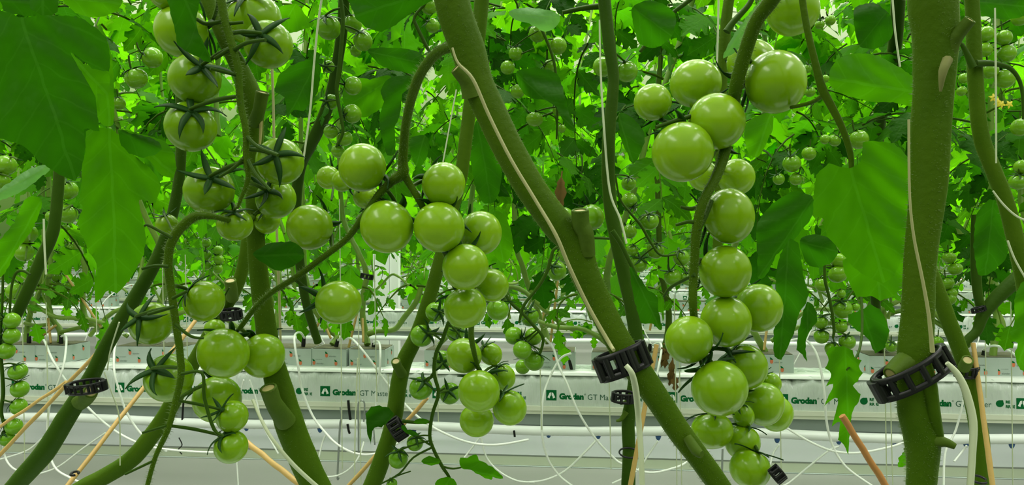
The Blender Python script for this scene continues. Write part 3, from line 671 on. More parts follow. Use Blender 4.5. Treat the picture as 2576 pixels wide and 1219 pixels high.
# 5 the stem behind it
p5 = plant(190, 1300, .8, 'tomato plant with the slanting stem between the left clip and the two-fruit pair')
S5 = stem(p5, [(150, 1260, 40), (212, 1222, 40), (275, 1190, 42), (335, 1148, 44), (392, 1078, 42), (428, 1020, 40), (470, 940, 36), (520, 850, 34), (565, 772, 34), (598, 710, 32), (616, 640, 30), (625, 560, 28)], .80, 'stem', ridge=.08, hair=4)
stub(p5, [(585, 750, 30, .79), (582, 728, 30, .78), (579, 706, 30, .775)], .79)
# 6 middle stem
p6 = plant(920, 1300, .8, 'tomato plant with the middle stem rising between two slab prints, clip near its foot')
S6 = stem(p6, [(905, 1290, 44), (942, 1205, 44), (966, 1140, 42), (990, 1058, 42), (1003, 965, 42), (1018, 905, 40), (1046, 850, 38), (1070, 782, 36), (1093, 705, 34), (1110, 640, 32), (1128, 560, 34), (1158, 450, 34), (1172, 350, 34), (1186, 240, 34), (1200, 120, 36), (1212, 0, 38), (1220, -80, 38)], .82, 'stem', hair=5)
stub(p6, [(1012, 940, 26, .81), (1000, 920, 24, .80), (996, 908, 24, .795)], .81)
TC = stem(p6, [(1012, 1058, 10), (1050, 1062, 8), (1082, 1060, 8)], .79, 'stem_dark', 'petiole', hair=0, sides=8)
TD = stem(p6, [(1150, 770, 8), (1128, 812, 10), (1112, 856, 10), (1097, 888, 10), (1092, 938, 10), (1103, 988, 9), (1088, 1040, 9), (1081, 1095, 9), (1090, 1128, 9), (1112, 1172, 9), (1132, 1205, 8), (1145, 1260, 6)], .78, 'stem_dark', 'truss_stem', hair=4, sides=8)
twigs(p6, ([(1112, 856, 6), (1090, 840, 6), (1075, 838, 5)], [(1128, 812, 6), (1150, 835, 6), (1160, 850, 5)], [(1103, 985, 6), (1120, 975, 5)], [(1094, 930, 6), (1075, 960, 5)], [(1082, 1118, 6), (1060, 1105, 5)], [(1086, 1125, 6), (1040, 1150, 5), (1005, 1190, 5), (960, 1215, 4)], [(1112, 1172, 6), (1140, 1178, 5), (1170, 1172, 4)]), .78)
# 7 the straight stem behind the slanted one
p7 = plant(1580, 1300, .95, 'tomato plant with the straight stem passing behind the slanted stem and its clip')
S7 = stem(p7, [(1515, -80, 32), (1520, 0, 32), (1532, 110, 32), (1543, 203, 28), (1532, 330, 32), (1530, 440, 34), (1537, 530, 34), (1552, 610, 34), (1570, 690, 36), (1590, 780, 36), (1600, 860, 36), (1598, 940, 34), (1590, 1000, 34), (1580, 1060, 34), (1582, 1130, 32), (1580, 1220, 36), (1578, 1300, 36)], .95, 'stem_dark', hair=4)
mb = MB(); tube(mb, px_path([(1575, 1035, 14), (1562, 1055, 10), (1550, 1058, 6)], .94), 8, 3, wob=.6); tube(mb, px_path([(1575, 1010, 10), (1560, 1015, 6)], .94), 8, 3); build(mb, 'bark_spur', M['stem_old'], p7)
TE = stem(p7, [(1540, 600, 6, .95), (1470, 600, 7, .97), (1400, 622, 8), (1386, 650, 9), (1376, 682, 9), (1360, 712, 9), (1342, 736, 8), (1317, 770, 8), (1306, 812, 6)], .98, 'stem_dark', 'truss_stem', hair=0, sides=8)
TE2 = stem(p7, [(1240, 700, 6, .98), (1262, 725, 8), (1285, 760, 9), (1315, 788, 9), (1342, 818, 9), (1366, 850, 8), (1358, 890, 6)], .98, 'stem_dark', 'truss_stem', hair=0, sides=8)
TF = stem(p7, [(1548, 440, 5), (1560, 500, 5), (1590, 540, 7), (1612, 566, 8), (1632, 600, 7), (1660, 640, 6), (1700, 640, 5)], .98, 'stem_dark', 'truss_stem', hair=0, sides=8)
mb = MB(); tube(mb, px_path([(1540, 580, 14), (1560, 610, 12), (1580, 650, 11), (1600, 690, 9)], .93), 8, 4); build(mb, 'petiole', M['stem_dark'], p7)
# 8 the stem at the right edge, and the one crossing behind it
p8 = plant(2585, 760, .75, 'tomato plant with the bowed stem running down to the right edge of the view')
S8 = stem(p8, [(2438, -80, 34), (2446, 20, 34), (2451, 150, 36), (2457, 254, 36), (2470, 350, 38), (2500, 432, 38), (2530, 508, 38), (2556, 610, 40), (2575, 700, 40), (2590, 800, 40)], .74, 'stem', hair=8)
mb = MB(); tube(mb, px_path([(2448, 170, 22), (2430, 130, 14), (2415, 108, 9), (2398, 118, 7)], .73), 8, 3); build(mb, 'truss_stem', M['stem_dark'], p8); twigs(p8, [[(2455, 160, 20), (2500, 160, 14), (2545, 175, 11), (2570, 220, 9), (2576, 300, 9)]], .73, 'truss_stem')
p9 = plant(2470, 1300, .68, 'tomato plant with the stem clipped just right of the thickest stem')
S9 = stem(p9, [(2330, 660, 36), (2358, 732, 38), (2388, 813, 38), (2416, 885, 38), (2434, 950, 40), (2452, 1031, 42), (2466, 1110, 42), (2468, 1180, 40), (2466, 1290, 40)], .66, 'stem', hair=6)
stub(p9, [(2424, 925, 30, .65), (2434, 905, 28, .64)], .65)
p10 = plant(2440, 900, 1.2, 'tomato plant with a stem bending sharply at a little clip on the right')
stem(p10, [(2640, 630, 38), (2563, 696, 38), (2510, 745, 36), (2473, 790, 30), (2458, 830, 24), (2436, 852, 22), (2425, 870, 20)], 1.15, 'stem_dark', hair=0, sides=10)
mb = MB(); tube(mb, px_path([(2470, 785, 22), (2460, 740, 22), (2455, 680, 24), (2456, 600, 26), (2458, 540, 26)], 1.15), 10, 4); build(mb, 'side_shoot', M['stem_dark'], p10)
p11 = plant(10, 900, .92, 'tomato plant with the slanting stem and white string close to the left edge')
S11 = stem(p11, [(10, 870, 22), (30, 815, 26), (52, 768, 28), (78, 710, 30), (104, 650, 30), (130, 590, 30), (142, 520, 28), (150, 400, 26), (150, 250, 24)], .92, 'stem_dark', hair=0, sides=12)
TL = stem(p11, [(8, 640, 6), (6, 760, 6), (0, 860, 8), (6, 940, 9), (8, 990, 9), (3, 1035, 9), (12, 1075, 7), (10, 1110, 5)], .9, 'stem_dark', 'truss_stem', hair=0, sides=8)
TL2 = stem(p11, [(76, 690, 7), (55, 680, 7), (38, 690, 7), (28, 730, 6), (24, 800, 6)], .9, 'stem_dark', 'truss_stem', hair=0, sides=8)
p12 = plant(780, 400, 1.1, 'tomato plant with a dark stem behind the upper young bunch left of centre')
S12 = stem(p12, [(868, -60, 28), (862, 60, 28), (850, 150, 28), (835, 230, 30), (812, 300, 32), (780, 365, 32), (755, 420, 30), (745, 520, 26), (752, 640, 24), (770, 760, 22), (800, 860, 20, 1.5)], 1.1, 'stem_dark', hair=0, sides=12)
TM = stem(p12, [(850, -40, 9), (862, 33, 11), (860, 98, 11), (852, 180, 11), (847, 230, 10), (858, 295, 9), (862, 335, 8), (845, 370, 6)], 1.02, 'stem_dark', 'truss_stem', hair=0, sides=8)
TN = stem(p12, [(1100, -20, 8), (1060, 20, 7), (1042, 46, 8), (1050, 70, 9), (1072, 115, 9), (1084, 145, 8), (1060, 200, 6)], 1.05, 'stem_dark', 'truss_stem', hair=0, sides=8)
p13 = plant(2220, 500, 1.25, 'tomato plant with two slim stems seen left of the thickest stem')
stem(p13, [(2262, -60, 34), (2258, 40, 34), (2250, 130, 34), (2242, 200, 30), (2226, 260, 26), (2214, 320, 26), (2206, 420, 24), (2200, 620, 24), (2205, 800, 22, 1.7), (2215, 880, 22, 2.0)], 1.25, 'stem_dark', hair=0, sides=12)
TQ = stem(p13, [(2075, 640, 6), (2075, 700, 8), (2084, 740, 8), (2094, 790, 8), (2098, 830, 8), (2095, 850, 6)], 1.05, 'stem_dark', 'truss_stem', hair=0, sides=8)
p14 = plant(1400, 300, 1.1, 'tomato plant with thin dark trusses between the slanted and straight stems')
TP = stem(p14, [(1345, 40, 7), (1370, 90, 8), (1392, 150, 7), (1400, 210, 7), (1402, 280, 6), (1400, 350, 5)], 1.1, 'stem_dark', 'truss_stem', hair=0, sides=8)
stem(p14, [(1840, -40, 26), (1828, 40, 28), (1822, 120, 28), (1815, 250, 26), (1810, 500, 26), (1800, 700, 24)], 1.2, 'stem', hair=0, sides=10)
twigs(p14, ([(1828, 80, 20), (1845, 55, 16), (1885, 10, 14), (1900, -30, 13)], [(1520, 15, 18), (1470, 20, 13), (1415, 32, 11)], [(1610, 130, 9), (1650, 80, 10), (1690, 35, 11), (1735, 0, 12), (1780, -40, 12)]), 1.1, 'petiole')

for q_, s_ in ((p1, S1), (p2, S2), (p3, S3), (p7, S7), (p9, S9)): foot(q_, s_[-1])
foot(p4, S4[0])
foot(p5, S5[0])
foot(p6, S6[0])

# ------------------------------------------------------------------ bunches of tomatoes
cluster('in the star-calyx bunch at upper left', .60, [
    (457, 78, 68, 66, .8, -.3, -.5, .03), (490, 198, 67, 61, .60, -.38, .72), (480, 318, 65, 62, .34, -.55, .76), (526, 478, 62, 61, .38, -.5, .78), (591, 565, 45, 40, .14, -.85, .5),
    (675, 112, 61, 60, -.05, -.2, .97), (638, 50, 70, 64, -.2, -.75, .6, .05), (704, 406, 60, 59, .07, -.22, .97), (694, 500, 52, 48, -.25, -.4, .88, .035), (671, 558, 33, 30, -.1, -.8, .3, .06), (412, -12, 36, 34, .5, -.5, 0, .02)], TA, adj='green')
cluster('of the arched truss in the middle', .60, [
    (912, 421, 61, 60, .9, .35, -.6), (1116, 463, 56, 55, -.6, -.3, -.7), (973, 570, 67, 67, .3, -.6, -.75, -.005), (1105, 571, 64, 64, 0, -.5, -.85, -.01), (1208, 586, 55, 56, -.7, -.3, -.6, .03), (1171, 671, 60, 57, -.3, -.5, -.75, -.005),
    (1238, 717, 38, 47, -.6, -.6, -.2, .045), (1170, 773, 55, 51, -.3, -.7, -.5, .02), (861, 455, 26, 28, .5, .3, -.7, .06), (826, 446, 29, 31, .3, -.6, -.5, .12), (920, 493, 33, 31, .2, .4, -.7, .08)], TB + TB2)
cluster('on the thin branch running down-left from it', .62, [
    (779, 571, 58, 58, .5, -.2, -.85), (851, 760, 62, 54, -.75, -.1, -.5, -.01), (562, 888, 66, 60, .15, -.6, -.7), (661, 894, 54, 57, -.5, -.5, -.6, .03)], TB)
cluster('of the bunch below the middle', .70, [
    (1167, 894, 44, 45, .2, -.5, -.8), (1235, 890, 26, 32, -.5, -.6, .2, .02), (1265, 948, 31, 35, -.4, -.8, .2, .03), (1205, 983, 52, 54, .1, -.6, -.8, -.02), (1282, 1025, 42, 46, -.4, -.8, .1), (1199, 1057, 45, 39, 0, -.6, -.7, .03)], TB2)
cluster('on the truss beside the middle stem', .79, [
    (1095, 784, 25, 25, .5, -.1, .8), (1061, 844, 29, 28, .7, -.3, .6), (1145, 834, 25, 25, .4, -.3, .7, .03), (1112, 905, 26, 22, .1, .1, .95, .04), (1059, 976, 29, 30, .3, -.7, .5), (1132, 989, 25, 29, -.1, -.4, .85, .02), (1252, 779, 28, 27, .2, -.8, -.3, .05), (1044, 1113, 21, 21, .2, -.7, .4), (1002, 1153, 24, 26, .1, -.8, .4), (986, 1216, 14, 13)], TD, True, 'young green')
cluster('in the bunch left of the large clip', 1.0, [
    (1293, 844, 23, 23, .6, .2, .3), (1342, 846, 21, 24, -.6, .4, -.3), (1314, 880, 24, 24, .4, -.6, -.3, -.02), (1343, 907, 26, 25, .5, -.6, .1), (1315, 922, 19, 19, .2, -.7, -.4, .04), (1333, 797, 23, 25, -.2, -.6, .6, .02)], TE2, True, 'small green')
cluster('touching the slanted stem', 1.0, [
    (1401, 681, 25, 24, -.5, -.5, .6), (1425, 640, 24, 22, -.6, -.5, -.3, .03), (1421, 541, 20, 20, -.4, -.7, -.3, .02), (1488, 546, 32, 34, -.2, -.8, -.4, -.02)], TE, True, 'small green')
cluster('between the straight stem and heavy bunch', 1.0, [
    (1582, 461, 19, 19, -.1, -.8, .5), (1583, 505, 21, 21, .4, .7, .3), (1634, 556, 24, 22, -.1, -.8, .5), (1649, 629, 23, 21, .1, -.8, .5), (1714, 648, 21, 22, -.3, -.8, .4), (1606, 663, 24, 20, .2, -.7, .6), (1590, 629, 16, 15), (1584, 582, 18, 18, 0, -.5, -.7), (1692, 696, 22, 21, -.4, -.7, .3), (1724, 700, 15, 16)], TF, True, 'young green')
cluster('of the heavy bunch on the right', .52, [
    (1750, 210, 67, 57, .3, .7, -.6, .03), (1642, 257, 49, 46, .4, .8, -.5, .0), (1803, 305, 71, 71, .2, .3, -.9, -.01), (1717, 382, 77, 76, .2, -.6, -.75, -.02), (1951, 206, 77, 80, -.8, 0, -.55, -.01), (1994, 25, 66, 66, -.4, -.8, .2, .05), (1893, 160, 70, 55, -.3, .5, -.6, .10), (1834, 543, 63, 70, -.8, .1, -.55), (1770, 442, 38, 40, .3, -.5, -.6, .10), (1852, 445, 42, 52, -.5, 0, -.7, .09),
    (1824, 682, 66, 65, -.6, -.4, -.7), (1908, 774, 61, 60, -.7, -.3, -.6, .02), (1826, 808, 65, 64, -.3, .6, -.7, .005), (1733, 854, 62, 58, .75, .7, -.2, -.02), (1873, 922, 55, 60, -.6, -.6, .1, .02), (1810, 976, 72, 69, -.4, -.6, -.6, -.025), (1921, 1016, 50, 56, -.7, -.3, -.3, .03), (1952, 1040, 40, 48, -.6, -.3, -.4, .06), (1940, 962, 22, 30, -.5, -.5, 0, .05), (1870, 1044, 26, 32, -.3, -.7, .1, .01), (1791, 1082, 53, 47, -.1, -.9, -.2, .0), (1868, 1112, 44, 45, .2, -.8, -.2, .01), (1887, 1178, 51, 50, .3, -.8, -.1, -.005)], TG)
cluster('on the long calyx truss at lower left', .60, [
    (420, 565, 28, 27, -.1, -.8, .3, .02), (513, 757, 52, 51, -.65, -.55, .3), (380, 813, 54, 53, -.2, -.4, .85), (425, 950, 62, 58, -.28, -.5, .78, .01), (546, 1004, 61, 57, -.3, -.5, -.6, .05), (584, 1047, 40, 40, -.5, -.5, .5, -.01), (581, 1123, 43, 41, -.4, -.7, .4, -.01), (540, 826, 26, 24, -.2, -.7, -.3, .07)], TH)
cluster('in the bunch above the round middle fruits', 1.04, [
    (827, 70, 30, 31, -.1, -.8, .5), (888, 60, 22, 24, -.2, -.8, .3, .02), (913, 103, 23, 27, -.3, -.7, .5), (895, 128, 14, 15, -.3, -.8, 0, .03), (826, 168, 16, 16, -.2, .1, .95), (888, 216, 23, 24, -.9, -.1, .2), (886, 286, 24, 24, -.8, .2, .3), (832, 256, 20, 18, -.4, .1, .85), (832, 331, 18, 18, .3, -.8, .2), (868, 348, 19, 19, -.2, -.8, .2, .01), (850, 380, 17, 17, .2, -.8, .2, .02)], TM, True, 'young green')
cluster('beside the top of the slanted stem', 1.06, [(1088, 65, 18, 18, -.6, -.4, .3), (1080, 16, 21, 22, -.3, -.7, .3)], TN, True, 'small dark green')
cluster('of the pair on the straight stem', 1.0, [(1517, 168, 27, 25, .6, -.6, .3), (1577, 180, 28, 27, -.3, -.8, .3)], S7, True, 'pale green')
cluster('right of the slanted stem top', 1.12, [(1297, 135, 18, 18), (1277, 170, 18, 18), (1383, 167, 17, 17, -.8, -.1, .3), (1404, 115, 22, 22), (1352, 85, 22, 22), (1389, 232, 17, 17), (1406, 276, 17, 16), (1413, 323, 10, 11), (1302, 230, 18, 18), (1345, 300, 22, 18)], TP, True, 'dark green')
cluster('right of the dark top-left leaf', 1.2, [(383, 145, 26, 26, -.7, -.3, .4), (343, 197, 28, 26, -.3, -.7, .2), (300, 260, 15, 17)], None, True, 'young green')
cluster('left of the drooping left leaf', 1.1, [(170, 478, 25, 24), (168, 537, 26, 24), (66, 587, 26, 26), (130, 544, 15, 15), (15, 415, 25, 25), (5, 456, 20, 20), (61, 634, 22, 24), (38, 732, 20, 24)], S11, True, 'young green')
cluster('of the chain down the left edge', .9, [(30, 806, 21, 20, -.8, -.3, .3), (29, 844, 21, 20, -.8, -.2, .3), (16, 882, 22, 20, -.7, -.3, .3), (45, 934, 23, 20, -.1, -.9, .3), (50, 978, 22, 21, -.3, -.8, .2), (47, 1022, 22, 19, -.7, -.5, .2), (35, 1072, 21, 20, -.5, -.6, .2), (18, 1103, 19, 18, -.3, -.6, .4)], TL, True, 'small green')
cluster('in the far double chain, left branch', 2.6, [(519, 611, 12, 13), (518, 641, 13, 13), (519, 667, 13, 12), (549, 629, 12, 12), (550, 653, 13, 12), (548, 676, 12, 13)], None, True, 'tiny pale')
cluster('over the left pair of blocks', 2.2, [(142, 696, 14, 14), (188, 598, 12, 12), (180, 624, 12, 12), (143, 724, 12, 12), (160, 671, 14, 14), (172, 650, 12, 12), (138, 757, 11, 11), (160, 753, 12, 12), (152, 732, 11, 11), (176, 717, 11, 11), (97, 751, 12, 12), (135, 668, 11, 11), (122, 687, 10, 10), (186, 736, 11, 11), (155, 610, 11, 11), (132, 640, 11, 11), (118, 655, 11, 11), (165, 575, 11, 11)], None, True, 'tiny pale')
cluster('among leaves right of the heavy bunch', 1.15, [(1992, 411, 23, 22), (2035, 386, 18, 17), (1959, 450, 15, 15), (2002, 450, 16, 16), (2160, 351, 25, 24), (2099, 353, 17, 14), (2075, 350, 12, 13), (2038, 231, 14, 12), (2030, 173, 11, 12), (2076, 198, 10, 10), (2089, 51, 13, 13), (2062, 62, 12, 11)], None, True, 'small green')
cluster('in the dark top right corner', 1.0, [(2480, 86, 20, 20), (2533, 135, 22, 22), (2490, 178, 21, 20), (2528, 198, 24, 24), (2478, 125, 18, 18), (2565, 45, 20, 20), (2525, 95, 20, 20), (2566, 320, 22, 22)], None, True, 'dark green')
cluster('beside the bowed stem', 1.0, [(2419, 229, 13, 12), (2424, 197, 12, 14), (2561, 457, 22, 20), (2571, 420, 20, 18), (2440, 235, 10, 10)], None, True, 'small green')
cluster('in the shaded bunch right of the heavy one', 1.08, [(2066, 846, 19, 18, 0, -.9, .2), (2094, 877, 19, 18, .1, -.9, .2), (2131, 860, 21, 19, -.2, -.9, .2), (2119, 777, 25, 24, -.3, -.8, .3), (2108, 689, 26, 19), (2152, 772, 11, 10), (2116, 738, 11, 12), (2116, 822, 16, 14), (2067, 716, 17, 18), (2063, 809, 19, 17), (2110, 655, 24, 18)], TQ, True, 'small green')
cluster('right of the thickest stem', 1.2, [(2388, 648, 17, 14), (2403, 676, 18, 16), (2383, 712, 17, 15), (2388, 752, 17, 15), (2358, 859, 15, 14), (2242, 871, 15, 14), (2394, 738, 14, 13)], None, True, 'small green')

# ------------------------------------------------------------------ the big near leaves
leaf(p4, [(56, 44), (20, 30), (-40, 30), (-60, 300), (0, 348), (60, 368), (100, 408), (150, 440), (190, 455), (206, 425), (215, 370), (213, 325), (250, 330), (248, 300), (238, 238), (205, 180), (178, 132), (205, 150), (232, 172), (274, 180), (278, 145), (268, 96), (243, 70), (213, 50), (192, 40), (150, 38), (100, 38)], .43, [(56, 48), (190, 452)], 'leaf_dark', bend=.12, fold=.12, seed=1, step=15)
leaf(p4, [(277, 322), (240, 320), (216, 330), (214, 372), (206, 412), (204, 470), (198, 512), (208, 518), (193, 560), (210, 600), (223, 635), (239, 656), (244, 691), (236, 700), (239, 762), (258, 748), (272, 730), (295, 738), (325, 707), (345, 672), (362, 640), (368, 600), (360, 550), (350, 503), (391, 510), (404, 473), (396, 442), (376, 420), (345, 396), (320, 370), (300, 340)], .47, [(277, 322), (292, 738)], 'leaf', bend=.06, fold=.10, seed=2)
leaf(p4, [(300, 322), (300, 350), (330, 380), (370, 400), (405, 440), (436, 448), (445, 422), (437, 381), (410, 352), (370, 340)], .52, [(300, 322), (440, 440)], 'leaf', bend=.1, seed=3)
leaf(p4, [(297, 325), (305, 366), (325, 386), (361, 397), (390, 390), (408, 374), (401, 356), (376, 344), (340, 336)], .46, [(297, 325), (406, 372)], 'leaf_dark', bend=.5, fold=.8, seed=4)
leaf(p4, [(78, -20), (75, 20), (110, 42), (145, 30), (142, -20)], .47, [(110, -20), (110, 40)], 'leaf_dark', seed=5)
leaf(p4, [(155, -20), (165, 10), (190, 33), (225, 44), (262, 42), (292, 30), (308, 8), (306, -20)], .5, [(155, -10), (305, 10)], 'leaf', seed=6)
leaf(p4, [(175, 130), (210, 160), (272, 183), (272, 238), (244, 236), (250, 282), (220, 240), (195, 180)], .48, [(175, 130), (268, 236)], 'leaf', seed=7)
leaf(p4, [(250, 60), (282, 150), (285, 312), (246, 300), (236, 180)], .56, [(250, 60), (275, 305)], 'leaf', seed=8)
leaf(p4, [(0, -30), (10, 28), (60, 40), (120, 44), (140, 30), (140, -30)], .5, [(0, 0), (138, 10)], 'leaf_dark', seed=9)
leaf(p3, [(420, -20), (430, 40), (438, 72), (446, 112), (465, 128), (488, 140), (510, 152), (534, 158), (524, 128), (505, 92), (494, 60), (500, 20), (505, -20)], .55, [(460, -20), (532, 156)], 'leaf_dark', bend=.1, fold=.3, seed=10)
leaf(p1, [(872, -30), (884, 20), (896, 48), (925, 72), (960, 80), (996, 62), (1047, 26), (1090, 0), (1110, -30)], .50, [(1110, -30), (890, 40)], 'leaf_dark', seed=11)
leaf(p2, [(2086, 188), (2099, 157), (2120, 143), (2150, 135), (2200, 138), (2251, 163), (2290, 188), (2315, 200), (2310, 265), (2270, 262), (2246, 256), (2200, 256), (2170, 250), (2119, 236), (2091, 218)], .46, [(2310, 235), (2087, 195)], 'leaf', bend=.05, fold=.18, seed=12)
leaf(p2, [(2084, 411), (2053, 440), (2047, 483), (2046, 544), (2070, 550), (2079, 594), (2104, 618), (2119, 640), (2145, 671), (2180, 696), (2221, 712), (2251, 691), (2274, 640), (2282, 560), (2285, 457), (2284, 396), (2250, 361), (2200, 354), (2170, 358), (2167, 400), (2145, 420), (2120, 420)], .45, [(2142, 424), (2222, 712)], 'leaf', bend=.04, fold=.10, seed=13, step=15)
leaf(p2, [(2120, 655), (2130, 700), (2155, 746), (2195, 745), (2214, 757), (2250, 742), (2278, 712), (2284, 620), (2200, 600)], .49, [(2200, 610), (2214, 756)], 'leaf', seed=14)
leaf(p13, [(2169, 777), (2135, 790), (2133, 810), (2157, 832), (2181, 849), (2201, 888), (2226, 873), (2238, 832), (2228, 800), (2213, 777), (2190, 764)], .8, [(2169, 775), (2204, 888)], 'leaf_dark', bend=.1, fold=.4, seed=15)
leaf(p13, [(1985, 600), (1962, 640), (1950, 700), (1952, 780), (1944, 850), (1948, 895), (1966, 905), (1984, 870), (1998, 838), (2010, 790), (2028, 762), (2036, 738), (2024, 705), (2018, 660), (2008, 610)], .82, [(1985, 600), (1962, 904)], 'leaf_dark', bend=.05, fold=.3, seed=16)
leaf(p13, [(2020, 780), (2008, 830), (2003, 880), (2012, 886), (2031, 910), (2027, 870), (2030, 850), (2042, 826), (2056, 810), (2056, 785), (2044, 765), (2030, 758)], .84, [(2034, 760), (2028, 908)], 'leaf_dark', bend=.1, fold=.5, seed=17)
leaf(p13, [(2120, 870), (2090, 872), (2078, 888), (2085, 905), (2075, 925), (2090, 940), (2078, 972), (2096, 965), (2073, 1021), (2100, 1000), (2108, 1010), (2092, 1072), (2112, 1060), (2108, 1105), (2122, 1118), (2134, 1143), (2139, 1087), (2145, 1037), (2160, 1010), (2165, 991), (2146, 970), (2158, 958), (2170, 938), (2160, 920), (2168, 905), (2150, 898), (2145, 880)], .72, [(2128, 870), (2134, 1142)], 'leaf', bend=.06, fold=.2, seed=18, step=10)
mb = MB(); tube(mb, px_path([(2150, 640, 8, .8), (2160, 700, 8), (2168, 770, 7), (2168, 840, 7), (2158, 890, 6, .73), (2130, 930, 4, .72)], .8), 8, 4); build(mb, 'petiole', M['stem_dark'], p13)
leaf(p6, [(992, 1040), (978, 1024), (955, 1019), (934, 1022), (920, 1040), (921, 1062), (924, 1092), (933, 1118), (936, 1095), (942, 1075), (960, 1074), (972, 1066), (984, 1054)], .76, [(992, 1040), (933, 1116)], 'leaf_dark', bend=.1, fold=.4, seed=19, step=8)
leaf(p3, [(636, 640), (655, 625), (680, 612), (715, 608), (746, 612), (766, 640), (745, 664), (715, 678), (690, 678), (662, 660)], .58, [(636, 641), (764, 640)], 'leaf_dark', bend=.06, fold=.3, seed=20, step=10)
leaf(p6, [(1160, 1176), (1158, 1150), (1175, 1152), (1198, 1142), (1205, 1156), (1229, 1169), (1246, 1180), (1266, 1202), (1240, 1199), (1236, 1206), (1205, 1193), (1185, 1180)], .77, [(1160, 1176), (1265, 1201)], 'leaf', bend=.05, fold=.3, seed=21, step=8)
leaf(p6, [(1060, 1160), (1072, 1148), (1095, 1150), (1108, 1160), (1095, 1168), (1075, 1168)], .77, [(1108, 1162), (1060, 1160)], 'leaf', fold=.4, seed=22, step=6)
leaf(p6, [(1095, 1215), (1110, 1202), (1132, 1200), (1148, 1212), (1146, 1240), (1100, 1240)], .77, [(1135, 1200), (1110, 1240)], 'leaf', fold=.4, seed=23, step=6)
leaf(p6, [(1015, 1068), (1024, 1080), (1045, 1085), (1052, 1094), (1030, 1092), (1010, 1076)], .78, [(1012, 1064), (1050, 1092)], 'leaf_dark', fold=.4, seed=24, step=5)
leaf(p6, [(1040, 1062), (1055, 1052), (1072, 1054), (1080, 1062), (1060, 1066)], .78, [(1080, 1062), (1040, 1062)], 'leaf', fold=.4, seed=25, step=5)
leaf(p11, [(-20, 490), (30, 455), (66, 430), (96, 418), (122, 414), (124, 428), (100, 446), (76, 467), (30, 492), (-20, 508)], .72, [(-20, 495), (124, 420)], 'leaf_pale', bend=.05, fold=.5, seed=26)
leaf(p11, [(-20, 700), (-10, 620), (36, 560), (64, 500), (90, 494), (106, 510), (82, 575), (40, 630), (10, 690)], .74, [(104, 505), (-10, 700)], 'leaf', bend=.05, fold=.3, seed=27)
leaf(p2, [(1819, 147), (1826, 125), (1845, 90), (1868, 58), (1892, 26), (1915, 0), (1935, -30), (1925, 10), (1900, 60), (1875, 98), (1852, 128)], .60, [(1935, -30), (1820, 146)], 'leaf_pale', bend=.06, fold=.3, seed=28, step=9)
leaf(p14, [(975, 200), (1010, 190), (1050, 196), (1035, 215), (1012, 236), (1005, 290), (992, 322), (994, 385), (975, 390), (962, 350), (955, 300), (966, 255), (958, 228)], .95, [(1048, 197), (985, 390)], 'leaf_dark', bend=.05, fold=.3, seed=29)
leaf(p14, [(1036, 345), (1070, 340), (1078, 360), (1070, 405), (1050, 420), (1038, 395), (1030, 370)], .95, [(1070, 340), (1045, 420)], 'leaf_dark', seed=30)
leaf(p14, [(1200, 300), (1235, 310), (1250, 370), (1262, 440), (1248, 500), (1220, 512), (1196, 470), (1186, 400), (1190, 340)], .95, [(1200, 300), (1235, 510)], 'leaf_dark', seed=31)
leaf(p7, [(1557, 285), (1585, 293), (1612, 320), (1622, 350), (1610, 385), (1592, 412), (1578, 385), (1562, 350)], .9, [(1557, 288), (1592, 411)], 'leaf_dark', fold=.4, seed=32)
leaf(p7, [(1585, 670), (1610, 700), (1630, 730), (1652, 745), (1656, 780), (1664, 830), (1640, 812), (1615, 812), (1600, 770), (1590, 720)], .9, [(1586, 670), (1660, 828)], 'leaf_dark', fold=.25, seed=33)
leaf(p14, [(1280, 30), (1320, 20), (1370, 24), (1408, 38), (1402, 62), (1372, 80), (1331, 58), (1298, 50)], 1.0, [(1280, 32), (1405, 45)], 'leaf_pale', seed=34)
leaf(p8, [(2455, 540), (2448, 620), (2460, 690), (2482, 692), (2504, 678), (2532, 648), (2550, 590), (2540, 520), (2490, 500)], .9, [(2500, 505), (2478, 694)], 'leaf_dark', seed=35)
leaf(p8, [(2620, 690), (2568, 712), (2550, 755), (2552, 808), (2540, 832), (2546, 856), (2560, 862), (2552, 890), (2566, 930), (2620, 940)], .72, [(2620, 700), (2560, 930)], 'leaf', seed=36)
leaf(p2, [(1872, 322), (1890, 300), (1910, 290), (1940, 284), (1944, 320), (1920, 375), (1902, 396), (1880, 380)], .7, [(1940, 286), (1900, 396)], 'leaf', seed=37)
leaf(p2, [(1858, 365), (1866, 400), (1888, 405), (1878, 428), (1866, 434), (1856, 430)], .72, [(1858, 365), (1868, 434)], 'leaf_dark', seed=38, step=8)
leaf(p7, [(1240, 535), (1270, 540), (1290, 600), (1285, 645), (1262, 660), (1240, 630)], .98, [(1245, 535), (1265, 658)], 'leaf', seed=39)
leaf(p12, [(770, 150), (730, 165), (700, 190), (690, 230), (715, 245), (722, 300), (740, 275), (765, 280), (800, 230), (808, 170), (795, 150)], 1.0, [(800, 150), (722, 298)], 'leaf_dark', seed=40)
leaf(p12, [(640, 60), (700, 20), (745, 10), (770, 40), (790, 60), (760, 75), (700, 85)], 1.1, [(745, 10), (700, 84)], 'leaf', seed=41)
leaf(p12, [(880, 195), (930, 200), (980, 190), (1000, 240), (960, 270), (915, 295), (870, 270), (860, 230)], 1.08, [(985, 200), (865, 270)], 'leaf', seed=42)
leaf(p12, [(925, 125), (990, 120), (1050, 130), (1085, 165), (1050, 185), (1010, 180), (960, 165)], 1.02, [(925, 128), (1085, 166)], 'leaf_dark', seed=43)

